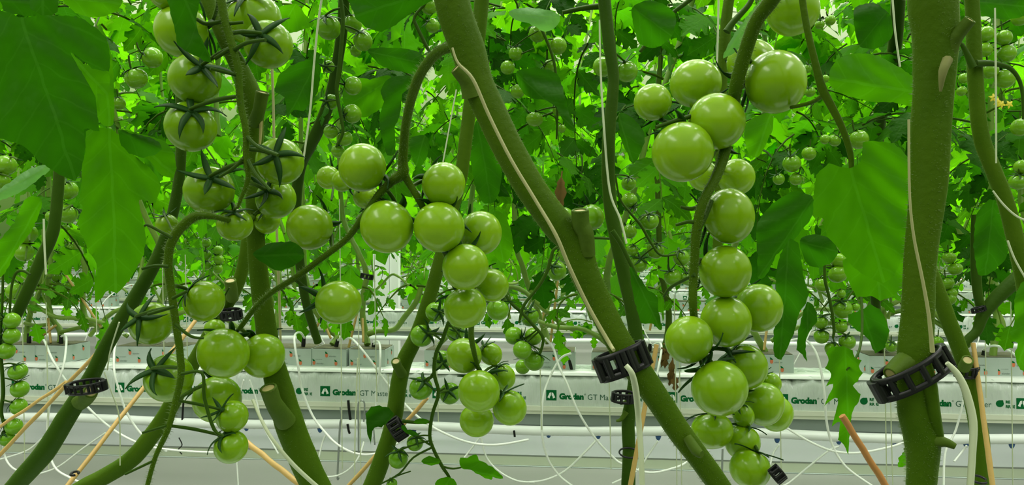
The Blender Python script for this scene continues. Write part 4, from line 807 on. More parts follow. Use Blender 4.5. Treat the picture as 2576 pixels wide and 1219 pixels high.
leaf(p13, [(1903, 575), (1918, 540), (1950, 508), (2000, 480), (2046, 498), (2042, 545), (2014, 580), (1988, 612), (1952, 640), (1930, 688), (1908, 700), (1906, 640)], .9, [(2044, 500), (1908, 698)], 'leaf_dark', bend=.05, fold=.3, seed=44)
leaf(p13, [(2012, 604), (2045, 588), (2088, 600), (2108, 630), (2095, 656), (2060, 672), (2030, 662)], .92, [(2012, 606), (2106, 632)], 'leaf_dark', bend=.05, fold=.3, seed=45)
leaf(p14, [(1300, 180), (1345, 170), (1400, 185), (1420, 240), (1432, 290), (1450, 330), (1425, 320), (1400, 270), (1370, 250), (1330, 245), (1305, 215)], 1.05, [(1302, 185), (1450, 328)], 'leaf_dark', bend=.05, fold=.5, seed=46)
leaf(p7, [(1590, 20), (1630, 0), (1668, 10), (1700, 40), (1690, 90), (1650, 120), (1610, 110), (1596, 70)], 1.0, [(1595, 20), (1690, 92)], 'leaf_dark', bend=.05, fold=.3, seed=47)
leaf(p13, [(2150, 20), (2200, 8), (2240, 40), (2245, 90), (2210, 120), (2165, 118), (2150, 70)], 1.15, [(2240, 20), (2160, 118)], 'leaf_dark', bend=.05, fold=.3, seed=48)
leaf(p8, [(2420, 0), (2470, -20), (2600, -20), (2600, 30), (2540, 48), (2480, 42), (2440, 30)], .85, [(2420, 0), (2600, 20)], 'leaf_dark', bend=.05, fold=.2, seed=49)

# leaves of the same plants hanging in the aisle, behind the fruit
CMP = []
for i in range(5):
    mb = MB(); compound(mb, Matrix.Identity(4), .30, 3, i * 7.3 + 1, 1.0, .4 + .15 * i, n=14); CMP.append(mb)
def hang(pl, S, px, py, d, s, rz, rx, mat):
    p = at(px, py, d); T = Matrix.Rotation(rz, 4, 'Z') @ Matrix.Rotation(rx, 4, 'X') @ Matrix.Scale(s, 4)
    key = rnd.randrange(5); me = hang.cache.get((key, mat))
    if me is None: me = CMP[key].data('compound_leaf', [M[mat], M['stem_dark']]); hang.cache[(key, mat)] = me
    o = link('leaf', me, pl, p - pl.location); o.rotation_euler = T.to_euler(); o.scale = (s, s, s)
    return o
hang.cache = {}
r1 = random.Random(21)
areas = [(p4, 0, 460, -40, 560, 10, 1.25, 1.6), (p12, 700, 1090, -40, 400, 16, 1.2, 1.7), (p14, 1210, 1500, -40, 560, 18, 1.2, 1.7), (p7, 1560, 1700, -40, 420, 9, 1.2, 1.6), (p13, 1900, 2280, -40, 600, 18, 1.2, 1.7), (p8, 2400, 2600, -40, 560, 12, 1.1, 1.6), (p5, 430, 700, 60, 420, 6, 1.2, 1.6), (p6, 1130, 1300, 60, 470, 7, 1.2, 1.5), (p10, 2400, 2600, 300, 700, 5, 1.2, 1.5), (p11, -40, 200, 100, 650, 6, 1.0, 1.4)]
for pl, x0, x1, y0, y1, n, d0, d1 in areas:
    for i in range(n):
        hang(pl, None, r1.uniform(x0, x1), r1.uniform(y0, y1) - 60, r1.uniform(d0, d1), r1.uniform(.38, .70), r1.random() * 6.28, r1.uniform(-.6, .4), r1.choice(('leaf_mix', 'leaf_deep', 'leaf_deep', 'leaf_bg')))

# the crowns of the near plants go on above the view and shade what hangs below
for pl, x0, x1, n, d0, d1 in ((p1, 1000, 1500, 9, .45, .9), (p2, 1900, 2500, 11, .45, .9), (p3, 400, 900, 9, .55, 1.0), (p4, -100, 500, 10, .45, .9), (p7, 1400, 1900, 9, .6, 1.1), (p8, 2300, 2700, 6, .6, 1.1), (p6, 900, 1300, 7, .6, 1.1), (p12, 600, 1000, 6, .8, 1.2)):
    for i in range(n // 2):
        d_ = r1.uniform(d0, d1); px_ = r1.uniform(x0, x1); zt = r1.uniform(1.85, 2.2)
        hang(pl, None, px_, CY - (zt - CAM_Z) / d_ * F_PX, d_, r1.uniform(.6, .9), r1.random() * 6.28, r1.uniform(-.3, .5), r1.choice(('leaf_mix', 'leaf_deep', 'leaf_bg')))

# ------------------------------------------------------------------ plant clips
def clip(px, py, d, Rpx, hpx, ang, open_, label, seg=14, tilt=-.03, bk=.55):
    """a black ring clip: two rails with rungs and a solid hinge; ang = slope of the band as seen, tilt = how far its mouth leans to the viewer"""
    c = at(px, py, d); m = d / F_PX; Rr = Rpx * m; h = hpx * m
    u = (R_ * math.cos(ang) + U_ * math.sin(ang)); n0 = (-R_ * math.sin(ang) + U_ * math.cos(ang))
    ax = (n0 * math.cos(tilt) - F_ * math.sin(tilt)).normalized(); v = ax.cross(u)
    r = empty('plant_clip', c, label, 'plant clip')
    def P(a, z, k=1.0): return c + (u * math.cos(a) + v * (math.sin(a) * bk)) * (Rr * k) + ax * (z * h)
    rails = MB(); th = h * .13
    for z in (-.5, .5):   # flat rails
        n = 40; vs = []; fs = []
        for i in range(n):
            for zz in (z - .16, z + .16):
                for k in (.96, 1.09): vs.append(P(2 * math.pi * i / n, zz, k))
        for i in range(n):
            b_ = i * 4; e_ = ((i + 1) % n) * 4; fs += [(b_, e_, e_ + 1, b_ + 1), (b_ + 2, b_ + 3, e_ + 3, e_ + 2), (b_ + 1, e_ + 1, e_ + 3, b_ + 3), (b_, b_ + 2, e_ + 2, e_)]
        rails.add(vs, fs)
    build(rails, 'clip_rail', M['black'], r)
    rg = MB()
    for i in range(seg):
        a = 2 * math.pi * i / seg; tube(rg, [(P(a, -.5), th * 1.5), (P(a, .5), th * 1.5)], 5, 1, raw=True)
    build(rg, 'clip_rungs', M['black'], r)
    for a0, kk in ((math.pi, 1.06), (0, 1.05)):
        hg = MB(); n = 6; vs = []; fs = []
        for i in range(n + 1):
            a = a0 + (i / n - .5) * .75
            for z in (-.6, .6):
                for k in (.88, 1.14 * kk): vs.append(P(a, z, k))
        for i in range(n):
            b = i * 4; fs += [(b, b + 1, b + 5, b + 4), (b + 2, b + 6, b + 7, b + 3), (b + 1, b + 3, b + 7, b + 5), (b, b + 4, b + 6, b + 2)]
        fs += [(0, 2, 3, 1), (n * 4, n * 4 + 1, n * 4 + 3, n * 4 + 2)]; hg.add(vs, fs)
        build(hg, 'clip_hinge' if a0 else 'clip_catch', M['black'], r, False)
    mb = MB(); tube(mb, [(P(open_, .55, 1.12), th * 1.3), (P(open_, -.55, 1.12), th * 1.3)], 8, 1, raw=True); tube(mb, [(P(open_ + .2, .55, 1.1), th), (P(open_ + .2, -.55, 1.1), th)], 8, 1, raw=True); build(mb, 'string_lock', M['black'], r)
clip(1566, 908, .445, 60, 50, .38, -1.5, 'large black plastic clip holding the slanted stem to its white string', 11)
clip(2292, 938, .415, 90, 46, .50, -.3, 'long black ladder clip around the thickest upright stem', 13)
clip(217, 972, .655, 44, 20, .10, -1.0, 'black ladder clip around the stem in the lower left', 16, .2)
clip(1000, 1078, .80, 26, 26, -1.0, -1, 'black clip under a leaf at the foot of the middle stem', 10)
clip(1570, 998, .93, 27, 20, -.05, -1, 'black clip on the straight stem below the large slanted clip', 10, .2)
clip(2432, 934, .655, 26, 22, 0, -1, 'black clip on the stem just right of the thickest stem', 10, .2)
clip(1956, 1192, .50, 20, 22, -.9, -1, 'black clip end under the lowest fruit of the heavy bunch', 8)
clip(582, 790, .79, 24, 20, .05, -1, 'black clip behind the branch left of the double-stub stem', 10, .3)
clip(2462, 778, 1.14, 16, 10, .25, -1, 'little black clip at the bend of the stem on the right', 8)
clip(923, 695, 2.0, 14, 10, -.2, -1, 'tiny black clip on the row plant above the round hanging fruit', 8)
clip(206, 730, 2.0, 13, 9, -.1, -1, 'tiny black clip among the far fruits on the left', 8)
def small_clip(px, py, d, r_, label):
    c = at(px, py, d); mb = MB(); R2 = r_ * d / F_PX
    tube(mb, [(c + R_ * R2 * math.cos(a) + F_ * R2 * math.sin(a) + U_ * R2 * .25 * math.sin(a), .0011) for a in [2 * math.pi * i / 20 * .86 for i in range(21)]], 6, 1, raw=True)
    solo(mb, 'cane_clip', M['black'], label, 'cane clip')
small_clip(1582, 1138, .93, 24, 'thin dark clip ring tying the straight stem to its cane')
small_clip(188, 1190, .70, 9, 'small black hook around the longest cane at the lower left')
small_clip(2462, 1205, .64, 18, 'thin dark clip at the foot of the cane on the right')

# ------------------------------------------------------------------ strings
def string(L, d, label, mat='twine_white', name='support_string', sides=6):
    mb = MB(); tube(mb, px_path(L, d), sides, 5); solo(mb, name, M[mat], label, 'string')
string([(1138, 120, 6, .405), (1152, 158, 7, .405), (1190, 200, 9, .405), (1230, 290, 9, .408), (1285, 400, 9, .408), (1345, 500, 9, .408), (1398, 590, 10, .406), (1432, 670, 10, .41), (1480, 770, 10, .415), (1530, 858, 11, .415), (1544, 880, 10, .41)], .405, 'pale string lying along the front of the slanted stem', 'twine')
string([(1574, 918, 14, .41), (1590, 940, 16, .41), (1600, 985, 17, .42), (1606, 1050, 15, .43), (1612, 1130, 14), (1616, 1230, 14)], .41, 'thick white string end hanging below the large slanted clip')
string([(2286, 300, 6, .378), (2288, 480, 6, .38), (2298, 590, 7), (2320, 700, 8, .385), (2336, 790, 9), (2346, 885, 12, .39)], .38, 'pale string running down the front of the thickest stem', 'twine')
string([(2382, 912, 12, .40), (2408, 940, 17), (2430, 985, 19), (2448, 1060, 19), (2446, 1140, 17), (2440, 1230, 17)], .40, 'thick white string tail curling down from the ladder clip')
string([(682, 120, 7), (687, 240, 7), (690, 380, 7), (697, 600, 7), (703, 760, 7), (706, 870, 6)], .70, 'tan string hanging behind the star-calyx fruits', 'twine')
string([(812, -20, 6), (800, 60, 6), (790, 160, 6), (780, 280, 6), (762, 410, 5)], 1.0, 'pale string slanting beside the upper young bunch')
string([(1148, 225, 4), (1134, 300, 4), (1114, 410, 4)], .9, 'thin string above the second round middle fruit')
string([(1508, 50, 4), (1511, 180, 5), (1520, 330, 6), (1534, 480, 6), (1560, 550, 6), (1576, 612, 6)], .92, 'white string hugging the straight stem')
string([(1808, -20, 5), (1806, 80, 5), (1803, 168, 5)], 1.0, 'thin string above the heavy bunch')
string([(2244, -20, 5), (2252, 80, 5), (2264, 168, 5)], 1.1, 'thin string left of the thickest stem')
string([(2503, 20, 4), (2505, 200, 5), (2506, 410, 4)], .7, 'thin string hanging right of the bowed stem')
string([(2498, 480, 4), (2525, 515, 5), (2560, 545, 5), (2600, 560, 5)], .69, 'thin string wrapped around the bowed stem')
string([(2535, 605, 5), (2552, 650, 5), (2580, 700, 5)], .68, 'short pale string near the right edge under the bowed stem')
string([(110, 550, 5), (112, 620, 5), (116, 690, 5)], .88, 'white string beside the slanting left-edge stem')
string([(300, 810, 4, .64), (278, 880, 3.5), (270, 930, 3.5, .66)], .64, 'pale string on the clipped left stem')
string([(262, 935, 3, .7), (280, 985, 3), (300, 1050, 3.5), (302, 1170, 3)], .7, 'thin string tail hanging under the left clip')
string([(636, 1005, 8, .6), (660, 1060, 9, .59), (690, 1110, 10, .585), (740, 1170, 11, .59), (800, 1225, 11, .6)], .6, 'white string wound across the foot of the double-stub stem')
string([(900, 900, 4, 1.4), (896, 1000, 4), (893, 1100, 4), (892, 1215, 3)], 1.4, 'thin hanging string left of the middle stem')
vs_ = [(412, 690, 1010), (470, 700, 960), (858, 560, 1180), (905, 820, 1215), (945, 700, 1010), (980, 1000, 1190), (1100, 900, 1060), (1236, 620, 780), (1360, 880, 1080), (1534, 900, 1180), (1700, 800, 1219), (1712, 900, 1219), (1963, 860, 1219), (2228, 880, 1219), (2243, 1000, 1219), (2478, 600, 1000), (2545, 650, 1219), (60, 820, 1219), (120, 820, 1180), (242, 640, 900)]
for i, (px, y0, y1) in enumerate(vs_):
    Yp = 1.80 - .02 * (i % 4); mb = MB(); a = onrow(px - 4, y0 - 60, Yp); b = onrow(px, (y0 + y1) / 2, Yp); c = onrow(px + 3, y1, Yp)
    tube(mb, [(a, .0012), (b, .0013), (c, .0012)], 5, 4)
    solo(mb, 'hanging_string', M['twine_white'], 'thin white string hanging straight down before the nearest gutter', 'string', 'loose strings before the nearest gutter')

# ------------------------------------------------------------------ drip tubes and stakes of the nearest row
def drip(L, label, Yp=1.84, wpx=5.6, Y2=None, mat='tube'):
    mb = MB(); n = len(L); P = []
    for i, (x, y) in enumerate(L):
        Yq = Yp if Y2 is None else Yp + (Y2 - Yp) * min(1, i / 2.5); P.append((onrow(x, y, Yq + .012 * math.sin(i * 1.3)), wpx / 2 / F_PX * 1.9))
    tube(mb, P, 8, 6); solo(mb, 'drip_tube', M[mat], label, 'drip tube')
drip([(76, 842), (88, 832), (111, 856), (131, 902), (164, 954), (196, 997), (262, 1062), (327, 1104), (400, 1127), (530, 1137), (610, 1130)], 'white tube from the far left stake sweeping down to the right', Yb - .03, Y2=1.82)
drip([(154, 846), (164, 843), (167, 860), (160, 918), (140, 980), (124, 1023), (119, 1108), (137, 1173), (177, 1201), (210, 1215)], 'white tube dropping from the stake on the left printed block', Yb - .03, Y2=1.80)
drip([(315, 838), (301, 843), (289, 872), (287, 928), (298, 977), (320, 1039), (360, 1095), (420, 1135)], 'white tube bowing beside the clipped left stem', Yb - .03, Y2=1.82)
drip([(-20, 1160), (65, 1134), (111, 1098), (141, 1080)], 'grey-white tube ending at the leftmost blue nipple', 1.90, 5)
drip([(95, 1192), (147, 1173), (209, 1127), (265, 1088)], 'short tube crossing behind the clipped left stem foot', 1.9, 5)
drip([(8, 1120), (12, 1145), (23, 1167), (46, 1183), (100, 1190)], 'white tube curling at the lower left corner', 1.8, 5)
drip([(766, 850), (756, 836), (743, 840), (741, 862), (752, 934), (759, 977), (785, 1042), (814, 1082), (850, 1118), (896, 1140), (945, 1140), (994, 1118), (1040, 1090)], 'white tube looping round right of the thick cut-stub stem', Yb - .03, Y2=1.80)
drip([(850, 856), (862, 847), (882, 850), (900, 866), (929, 902), (962, 948), (1000, 995), (1053, 1049), (1110, 1085), (1180, 1112), (1250, 1118), (1330, 1105)], 'long white tube sloping behind the middle stem to the right', Yb - .03, Y2=1.82)
drip([(940, 866), (946, 858), (954, 862), (957, 885), (955, 934), (947, 983), (946, 1020), (938, 1070)], 'white tube dropping straight from the stake left of the middle stem', Yb - .03, Y2=1.82)
drip([(790, 1195), (808, 1198), (847, 1196), (880, 1178), (903, 1148), (916, 1110)], 'white tube curling under the wire hook', 1.86, 5)
drip([(1372, 850), (1392, 876), (1405, 918), (1428, 967), (1454, 1033), (1497, 1101), (1543, 1150), (1569, 1167), (1634, 1188), (1700, 1175), (1730, 1160)], 'long white tube crossing the slab lettering left of the slanted stem', 1.84)
drip([(1436, 888), (1409, 902), (1382, 951), (1366, 1003), (1363, 1082), (1376, 1147), (1405, 1193), (1445, 1225)], 'white tube bowing down beside the dropped stake', 1.86)
drip([(1330, 1212), (1373, 1206), (1422, 1183), (1471, 1137), (1500, 1106)], 'white tube rising to the blue nipple left of the straight stem', 1.90)
drip([(1209, 1098), (1224, 1149), (1255, 1184), (1300, 1208), (1345, 1212)], 'white tube falling from under the lowest middle fruit', 1.88, 4.5)
drip([(1160, 1160), (1180, 1135), (1208, 1098)], 'short grey tube up to the nipple under the lowest middle fruit', 1.9, 4.5)
drip([(1640, 868), (1660, 862), (1664, 880), (1655, 930), (1640, 1000)], 'white tube behind the withered leaves', Yb - .03, Y2=1.86)
drip([(1655, 1108), (1630, 1145), (1600, 1185), (1540, 1215)], 'white tube rising between the cane and the slanted stem', 1.9, 5)
drip([(1975, 860), (2010, 852), (2036, 862), (2058, 900), (2073, 981), (2079, 1057), (2094, 1118), (2129, 1174), (2195, 1222)], 'white tube sweeping down right of the heavy bunch', 1.82)
drip([(1960, 1062), (1974, 1072), (2033, 1108), (2094, 1133), (2160, 1138), (2241, 1123), (2290, 1105)], 'white tube sagging from the heavy bunch to the thickest stem', 1.84)
drip([(1960, 1225), (1985, 1213), (2033, 1174), (2084, 1133), (2110, 1122)], 'white tube rising to the nipple left of the orange cane', 1.9, 5)
drip([(2474, 880), (2485, 872), (2510, 870), (2551, 890), (2590, 940)], 'white tube arching over the block at the right edge', Yb - .03, Y2=1.85)
drip([(2424, 1006), (2404, 1082), (2378, 1138), (2374, 1225)], 'white tube hanging behind the clip tail', 1.84, 5)
drip([(2400, 1160), (2420, 1135), (2432, 1120)], 'short grey tube by the broken side stub', 1.9, 5)
drip([(1935, 1180), (1945, 1140), (1960, 1118)], 'short tube under the right end of the heavy bunch', 1.9, 5)
drip([(800, 1160), (812, 1110), (822, 1090)], 'short grey tube rising to the nipple right of the cut stub', 1.9, 4.5)
drip([(613, 955), (600, 1010), (592, 1070), (600, 1225)], 'thin white tube dropping beside the twin low fruits', 1.86, 4)
drip([(628, 955), (645, 1006), (662, 1070), (700, 1140)], 'thin white tube slanting past the cut stub', 1.86, 4)
for k in (1, 2):   # loops seen in the second and third rows
    r2 = random.Random(k)
    for x in ([(940, 700), (1330, 640), (1500, 700), (2130, 760), (2500, 830), (700, 700), (350, 700)] if k == 1 else [(1180, 690), (1640, 690), (2200, 690)]):
        a = onrow(x[0], 600, ROWY[k] + .05); z0 = H0 + .10; mb = MB(); dx = r2.uniform(.12, .28) * r2.choice((-1, 1))
        tube(mb, [(Vector((a.x, ROWY[k] + .08, z0 - .03)), .0026), (Vector((a.x + dx * .2, ROWY[k] + .05, z0 + .02)), .0026), (Vector((a.x + dx * .6, ROWY[k] - .05, z0 - .05)), .0026), (Vector((a.x + dx, ROWY[k] - .08, z0 - .22)), .0026), (Vector((a.x + dx * 1.3, ROWY[k] - .07, z0 - .36)), .0026)], 6, 5)
        solo(mb, 'drip_tube', M['tube'], f'thin white drip tube looping off the {rowword[k]} row of blocks', 'drip tube', f'tubes of the {rowword[k]} row')
def stake(px, py, lab, tilt=0, Yp=None, ln=.075):
    Yq = Yp or Yb - .03; a = onrow(px, py, Yq); mb = MB(); u = Vector((tilt, 0, -1)).normalized()
    tube(mb, [(a, .0045), (a + u * .018, .0060), (a + u * .030, .0052), (a + u * .034, .0030), (a + u * ln, .0012)], 8, 2); solo(mb, 'drip_stake', M['black'], lab, 'drip stake')
stake(73, 838, 'black stake in the block at the far left'); stake(153, 842, 'black stake in the left block under a straight tube', .05)
stake(765, 846, 'black stake in the block right of the thick cut-stub stem', -.1); stake(850, 853, 'black stake leaning left in the block under the thin cane', -.25); stake(940, 862, 'black stake in the block nearest the middle stem', -.02)
stake(1431, 900, 'black stake lying loose on the slab left of the slanted stem', .25, Y1 + .06, .05); stake(1636, 864, 'black stake behind the cane by the slanted stem clip', -.15); stake(2476, 880, 'black stake behind the cane at the right', -.15)
# nipples under the pipe
for i, px in enumerate([141, 380, 620, 805, 1040, 1209, 1380, 1505, 1656, 1795, 1955, 2110, 2250, 2430, 2545]):
    a = onrow(px, 1090, 1.926); mb = MB(); z = .785 - .0125; tube(mb, [(Vector((a.x, 1.926, z + .003)), .0075), (Vector((a.x, 1.926, z - .003)), .0060), (Vector((a.x, 1.926, z - .008)), .0028)], 8, 2)
    solo(mb, 'pipe_nipple', M['blue'], 'small blue nipple under the white water pipe', 'nipple', 'blue nipples of the nearest pipe')
# ties and hooks
def wire(L, Yp, r, mat, name, label, cat):
    mb = MB(); tube(mb, [(onrow(x, y, Yp), r) for x, y in L], 7, 5); solo(mb, name, M[mat], label, cat)
wire([(876, 1006), (878, 1030), (882, 1058)], 1.925, .0035, 'black', 'cable_tie', 'black tie over the gutter lip beside the wire hooks', 'tie')
wire([(874, 1066), (877, 1082), (880, 1090)], 1.912, .0030, 'black', 'cable_tie', 'black tie on the water pipe under the first tie', 'tie')
wire([(1293, 1082), (1294, 1090), (1295, 1098)], 1.905, .0028, 'black', 'cable_tie', 'black tie on the pipe right of the lowest middle fruit', 'tie')
wire([(462, 1006), (460, 1030), (458, 1060), (454, 1074), (450, 1066)], 1.92, .0026, 'black', 'pipe_hook', 'black hook hanging from the gutter left of the twin low fruits', 'hook')
wire([(450, 1100), (458, 1118), (449, 1130), (458, 1142)], 1.92, .0014, 'black', 'wire_twist', 'twisted dark wire below the water pipe on the left', 'wire')
wire([(856, 1023), (860, 1050), (856, 1062), (853, 1110), (849, 1198), (852, 1200)], 1.90, .0026, 'metal', 'wire_hanger', 'straight grey wire hanger with a flattened top', 'hook')
wire([(902, 1140), (902, 1080), (901, 1020), (906, 1008), (914, 1008), (917, 1020), (915, 1060)], 1.91, .0022, 'metal', 'wire_hanger', 'grey wire hanger bent over twice beside the black tie', 'hook')
wire([(940, 1098), (943, 1118), (940, 1080)], 1.91, .0018, 'metal', 'wire_hanger', 'short grey wire end near the bent leaf', 'hook')
wire([(1818, 1128), (1817, 1160), (1816, 1225)], 1.7, .0022, 'metal', 'wire_hanger', 'thin dark wire below the heavy bunch', 'hook')

# ------------------------------------------------------------------ canes
def cane(L, d, label, mat='bamboo'):
    mb = MB(); P = px_path(L, d); a, b = P[0], P[-1]
    tube(mb, [(a[0].lerp(b[0], i / 10) + U_ * .0004 * math.sin(i * 2), a[1] + (b[1] - a[1]) * i / 10) for i in range(11)], 9, 2, wob=.12); solo(mb, 'bamboo_cane', M[mat], label, 'cane')
cane([(-60, 1205, 10), (262, 868, 10)], .72, 'longest bamboo cane crossing the lower left corner'); cane([(-60, 1112, 8), (167, 960, 8)], .78, 'shorter bamboo cane ending beside the left clip')
cane([(140, 1260, 12), (360, 974, 12), (492, 806, 10, .9)], .72, 'bamboo cane passing behind the calyx bunch'); cane([(600, 1095, 13, .8), (760, 1222, 15, .72)], .76, 'bamboo cane going behind the stem with cut stubs')
cane([(860, 1240, 10), (1075, 1000, 10)], .95, 'bamboo cane behind the foot of the middle stem'); cane([(2118, 1045, 17), (2250, 1255, 17)], .50, 'short orange cane with a rounded tip', 'bamboo_orange')
cane([(2448, 862, 11), (2500, 1240, 14, .62)], .66, 'bamboo cane leaning against the stem on the right'); cane([(1652, 866, 11), (1582, 1240, 13)], .90, 'bamboo cane tied to the straight stem')
for L, lb in (([(900, 780), (864, 925)], 'thin cane stuck in the block beneath the long tube'), ([(805, 790), (832, 850)], 'thin cane leaning right over the looping tube'), ([(912, 800), (914, 860)], 'short cane beside the row plant base'), ([(785, 845), (808, 800)], 'short pale cane end by the looping tube'), ([(165, 690), (254, 822)], 'thin cane slanting through the far left fruits'), ([(100, 850), (140, 818)], 'short cane behind the left stakes'), ([(121, 800), (128, 862)], 'upright thin cane in the left block'), ([(1366, 690), (1368, 820)], 'bright thin cane upright left of the slanted stem'), ([(1405, 690), (1385, 860)], 'brown thin cane left of the slanted stem'), ([(2510, 800), (2522, 862)], 'thin orange cane over the right edge block'), ([(1648, 750), (1635, 830)], 'thin cane left of the heavy bunch behind leaves'), ([(1930, 820), (1922, 880)], 'thin cane right of the heavy bunch behind leaves')):
    mb = MB(); a = onrow(*L[0], Yb); b = onrow(*L[1], Yb - .03); tube(mb, [(a, .0032), ((a + b) / 2, .0034), (b, .0032)], 7, 3); solo(mb, 'bamboo_cane', M['bamboo'], lb, 'cane')

# ------------------------------------------------------------------ bare lower stems of the nearest row, seedling and withered leaves
rsn = [0]
def rowstem(L, lb, w_=.0088, mat='stem_pale'):
    L = list(L) + [(L[-1][0] - 8, 300), (L[-1][0] + 6, 60), (L[-1][0], -300)]; rsn[0] += 1
    r = empty('tomato_plant', onrow(L[0][0], L[0][1], Yb), lb, 'tomato plant'); mb = MB(); tube(mb, [(onrow(x, y, Yb + .02 * math.sin(i)), w_ * (1 - .04 * i)) for i, (x, y) in enumerate(L)], 9, 5, wob=.25); build(mb, 'stem', M[mat], r)
    f = link('foliage', bgA[rsn[0] % 4][1], r, onrow(L[-3][0], 870, Yb) - r.location); f.location.z = H0 + .05 - r.location.z; f.rotation_euler.z = rsn[0] * 1.3; return r
q = rowstem([(925, 866), (918, 835), (912, 780), (915, 730), (922, 690), (905, 640), (880, 590), (860, 520)], 'bare-footed tomato plant rising from the right block of the pair')
mb = MB(); tube(mb, [(onrow(*a, Yb), .0075) for a in ((925, 840), (950, 832), (992, 828), (1015, 800), (1046, 760), (1060, 720))], 9, 5, wob=.2); build(mb, 'side_shoot', M['stem_pale'], q)
rowstem([(836, 866), (846, 845), (826, 828), (806, 800), (786, 765), (770, 700), (765, 640)], 'bare-footed tomato plant rising from the left block of the pair', .0085)
rowstem([(60, 866), (68, 830), (78, 780), (96, 740), (108, 690), (112, 640)], 'bare-footed tomato plant at the far left block', .0075)
q = rowstem([(152, 862), (150, 828), (130, 800), (120, 750), (122, 700), (128, 650)], 'bare-footed tomato plant with a long side stem at the left block', .0085)
mb = MB(); tube(mb, [(onrow(*a, Yb), .0055) for a in ((152, 835), (180, 828), (225, 818), (262, 810))], 9, 5); tube(mb, [(onrow(*a, Yb), .0075) for a in ((262, 830), (236, 813), (212, 790), (208, 730), (214, 680), (205, 640), (190, 610))], 9, 5, wob=.2); tube(mb, [(onrow(*a, Yb), .0055) for a in ((62, 812), (90, 818), (128, 815))], 9, 5); build(mb, 'side_shoot', M['stem_pale'], q)
rowstem([(1380, 862), (1370, 830), (1352, 780), (1330, 720), (1312, 660), (1298, 600)], 'bare-footed tomato plant left of the slanted stem clip', .0085)
rowstem([(2500, 866), (2520, 820), (2496, 770), (2478, 730), (2500, 660)], 'bare-footed tomato plant over the right edge block', .0105)
rowstem([(2235, 880), (2228, 840), (2222, 780), (2226, 700)], 'bare-footed tomato plant left of the thickest stem', .0075)
rowstem([(1672, 880), (1680, 830), (1682, 780), (1670, 720), (1660, 650)], 'bare-footed tomato plant in the block with withered leaves', .0085, 'stem_old')
r = empty('seedling_shoot', onrow(1385, 800, 1.98), 'small bright shoot with little leaflets left of the slanted stem clip', 'tomato shoot')
mb = MB(); tube(mb, [(onrow(*a, 1.98), .003) for a in ((1362, 850), (1366, 810), (1385, 760), (1400, 700), (1412, 660))], 7, 4); tube(mb, [(onrow(*a, 1.96), .0016) for a in ((1366, 828), (1400, 815), (1450, 802), (1490, 810))], 6, 4); tube(mb, [(onrow(*a, 1.95), .0014) for a in ((1380, 842), (1400, 838), (1420, 850), (1420, 872))], 6, 4); build(mb, 'stem', M['stem_pale'], r)
for i, (x, y, s, a) in enumerate([(1440, 806, 1.0, 2.6), (1455, 815, 1.2, 3.4), (1475, 808, 1.1, 3.0), (1490, 815, 1.1, 2.4), (1465, 842, 1.0, 1.6), (1420, 868, 1.6, 3.1), (1410, 800, .8, .5), (1495, 845, 1.0, 3.1)]):
    mb = MB(); T = Matrix.Translation(onrow(x, y, 1.95)) @ Matrix.Rotation(math.pi / 2, 4, 'X') @ Matrix.Rotation(a, 4, 'Z'); mb.add(*leaflet(T, .032 * s, .011 * s, i * 3.1, n=8, droop=.3, lob=.4)); build(mb, 'leaflet', M['leaf_bg'], r)
r = empty('withered_leaf', onrow(1690, 870, 1.9), 'withered brown leaf hanging left of the heavy bunch', 'withered leaf')
mb = MB()
for i, (x, y, L_, a) in enumerate([(1672, 880, .05, 3.2), (1680, 870, .06, 2.9), (1690, 905, .07, 3.1), (1694, 940, .05, 3.3), (1664, 872, .04, 3.5)]):
    T = Matrix.Translation(onrow(x, y, 1.9)) @ Matrix.Rotation(math.pi / 2, 4, 'X') @ Matrix.Rotation(a, 4, 'Z'); mb.add(*leaflet(T, L_, .010, i * 2.2, n=8, droop=.5, lob=.5, fold=1.2))
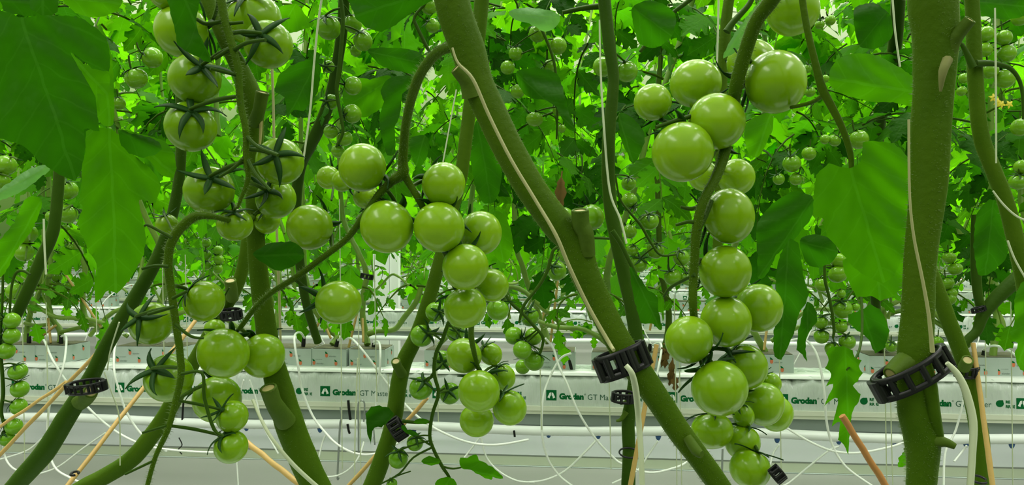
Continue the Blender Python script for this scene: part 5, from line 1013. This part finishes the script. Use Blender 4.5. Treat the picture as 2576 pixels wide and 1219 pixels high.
build(mb, 'dry_blade', M['leaf_dry'], r); mb = MB(); tube(mb, [(onrow(*a, 1.905), .0018) for a in ((1668, 865), (1682, 868), (1692, 900), (1696, 980))], 6, 4); build(mb, 'dry_stalk', M['leaf_dry'], r)
r = empty('withered_leaf', at(1411, 470, 1.0), 'curled brown leaf tip behind the slanted stem', 'withered leaf')
mb = MB(); T = Matrix.Translation(at(1412, 445, 1.0)) @ Matrix.Rotation(math.pi / 2, 4, 'X') @ Matrix.Rotation(3.1, 4, 'Z'); mb.add(*leaflet(T, .045, .008, 3.3, n=8, fold=1.3)); build(mb, 'dry_blade', M['leaf_dry'], r)
mb = MB(); T = Matrix.Translation(at(1412, 445, 1.0)); tube(mb, [(at(1414, 430, 1.0), .001), (at(1412, 450, 1.0), .001)], 5, 2); build(mb, 'dry_stalk', M['leaf_dry'], r)
r = empty('withered_leaf', at(2270, 1140, .5), 'small curled yellow-green leaf left of the thickest stem foot', 'withered leaf')
mb = MB(); T = Matrix.Translation(at(2280, 1130, .46)) @ Matrix.Rotation(math.pi / 2, 4, 'X') @ Matrix.Rotation(2.9, 4, 'Z'); mb.add(*leaflet(T, .012, .004, 1.3, n=8, fold=1.0)); build(mb, 'dry_blade', M['leaf'], r)
mb = MB(); tube(mb, [(at(2276, 1128, .455), .0008), (at(2284, 1145, .45), .0008), (at(2284, 1165, .45), .0006)], 5, 2); build(mb, 'dry_stalk', M['stem_old'], r)
# flowers on the right
r = empty('tomato_flower', at(2506, 250, 1.0), 'small yellow tomato flowers hanging right of the bowed stem', 'flower')
for i, (x, y) in enumerate(((2500, 245), (2510, 255), (2520, 262), (2540, 262))):
    mb = MB(); c = at(x, y, 1.0)
    for k in range(5):
        T = Matrix.Translation(c) @ Matrix.Rotation(math.pi / 2, 4, 'X') @ Matrix.Rotation(k * 1.256 + i, 4, 'Z'); mb.add(*leaflet(T, .006, .0016, k, n=4))
    build(mb, 'petals', M['yellow'], r)
mb = MB(); tube(mb, [(at(2530, 225, 1.0), .0006), (at(2510, 240, 1.0), .0006), (at(2500, 245, 1.0), .0006)], 5, 2); build(mb, 'flower_stalk', M['stem'], r)
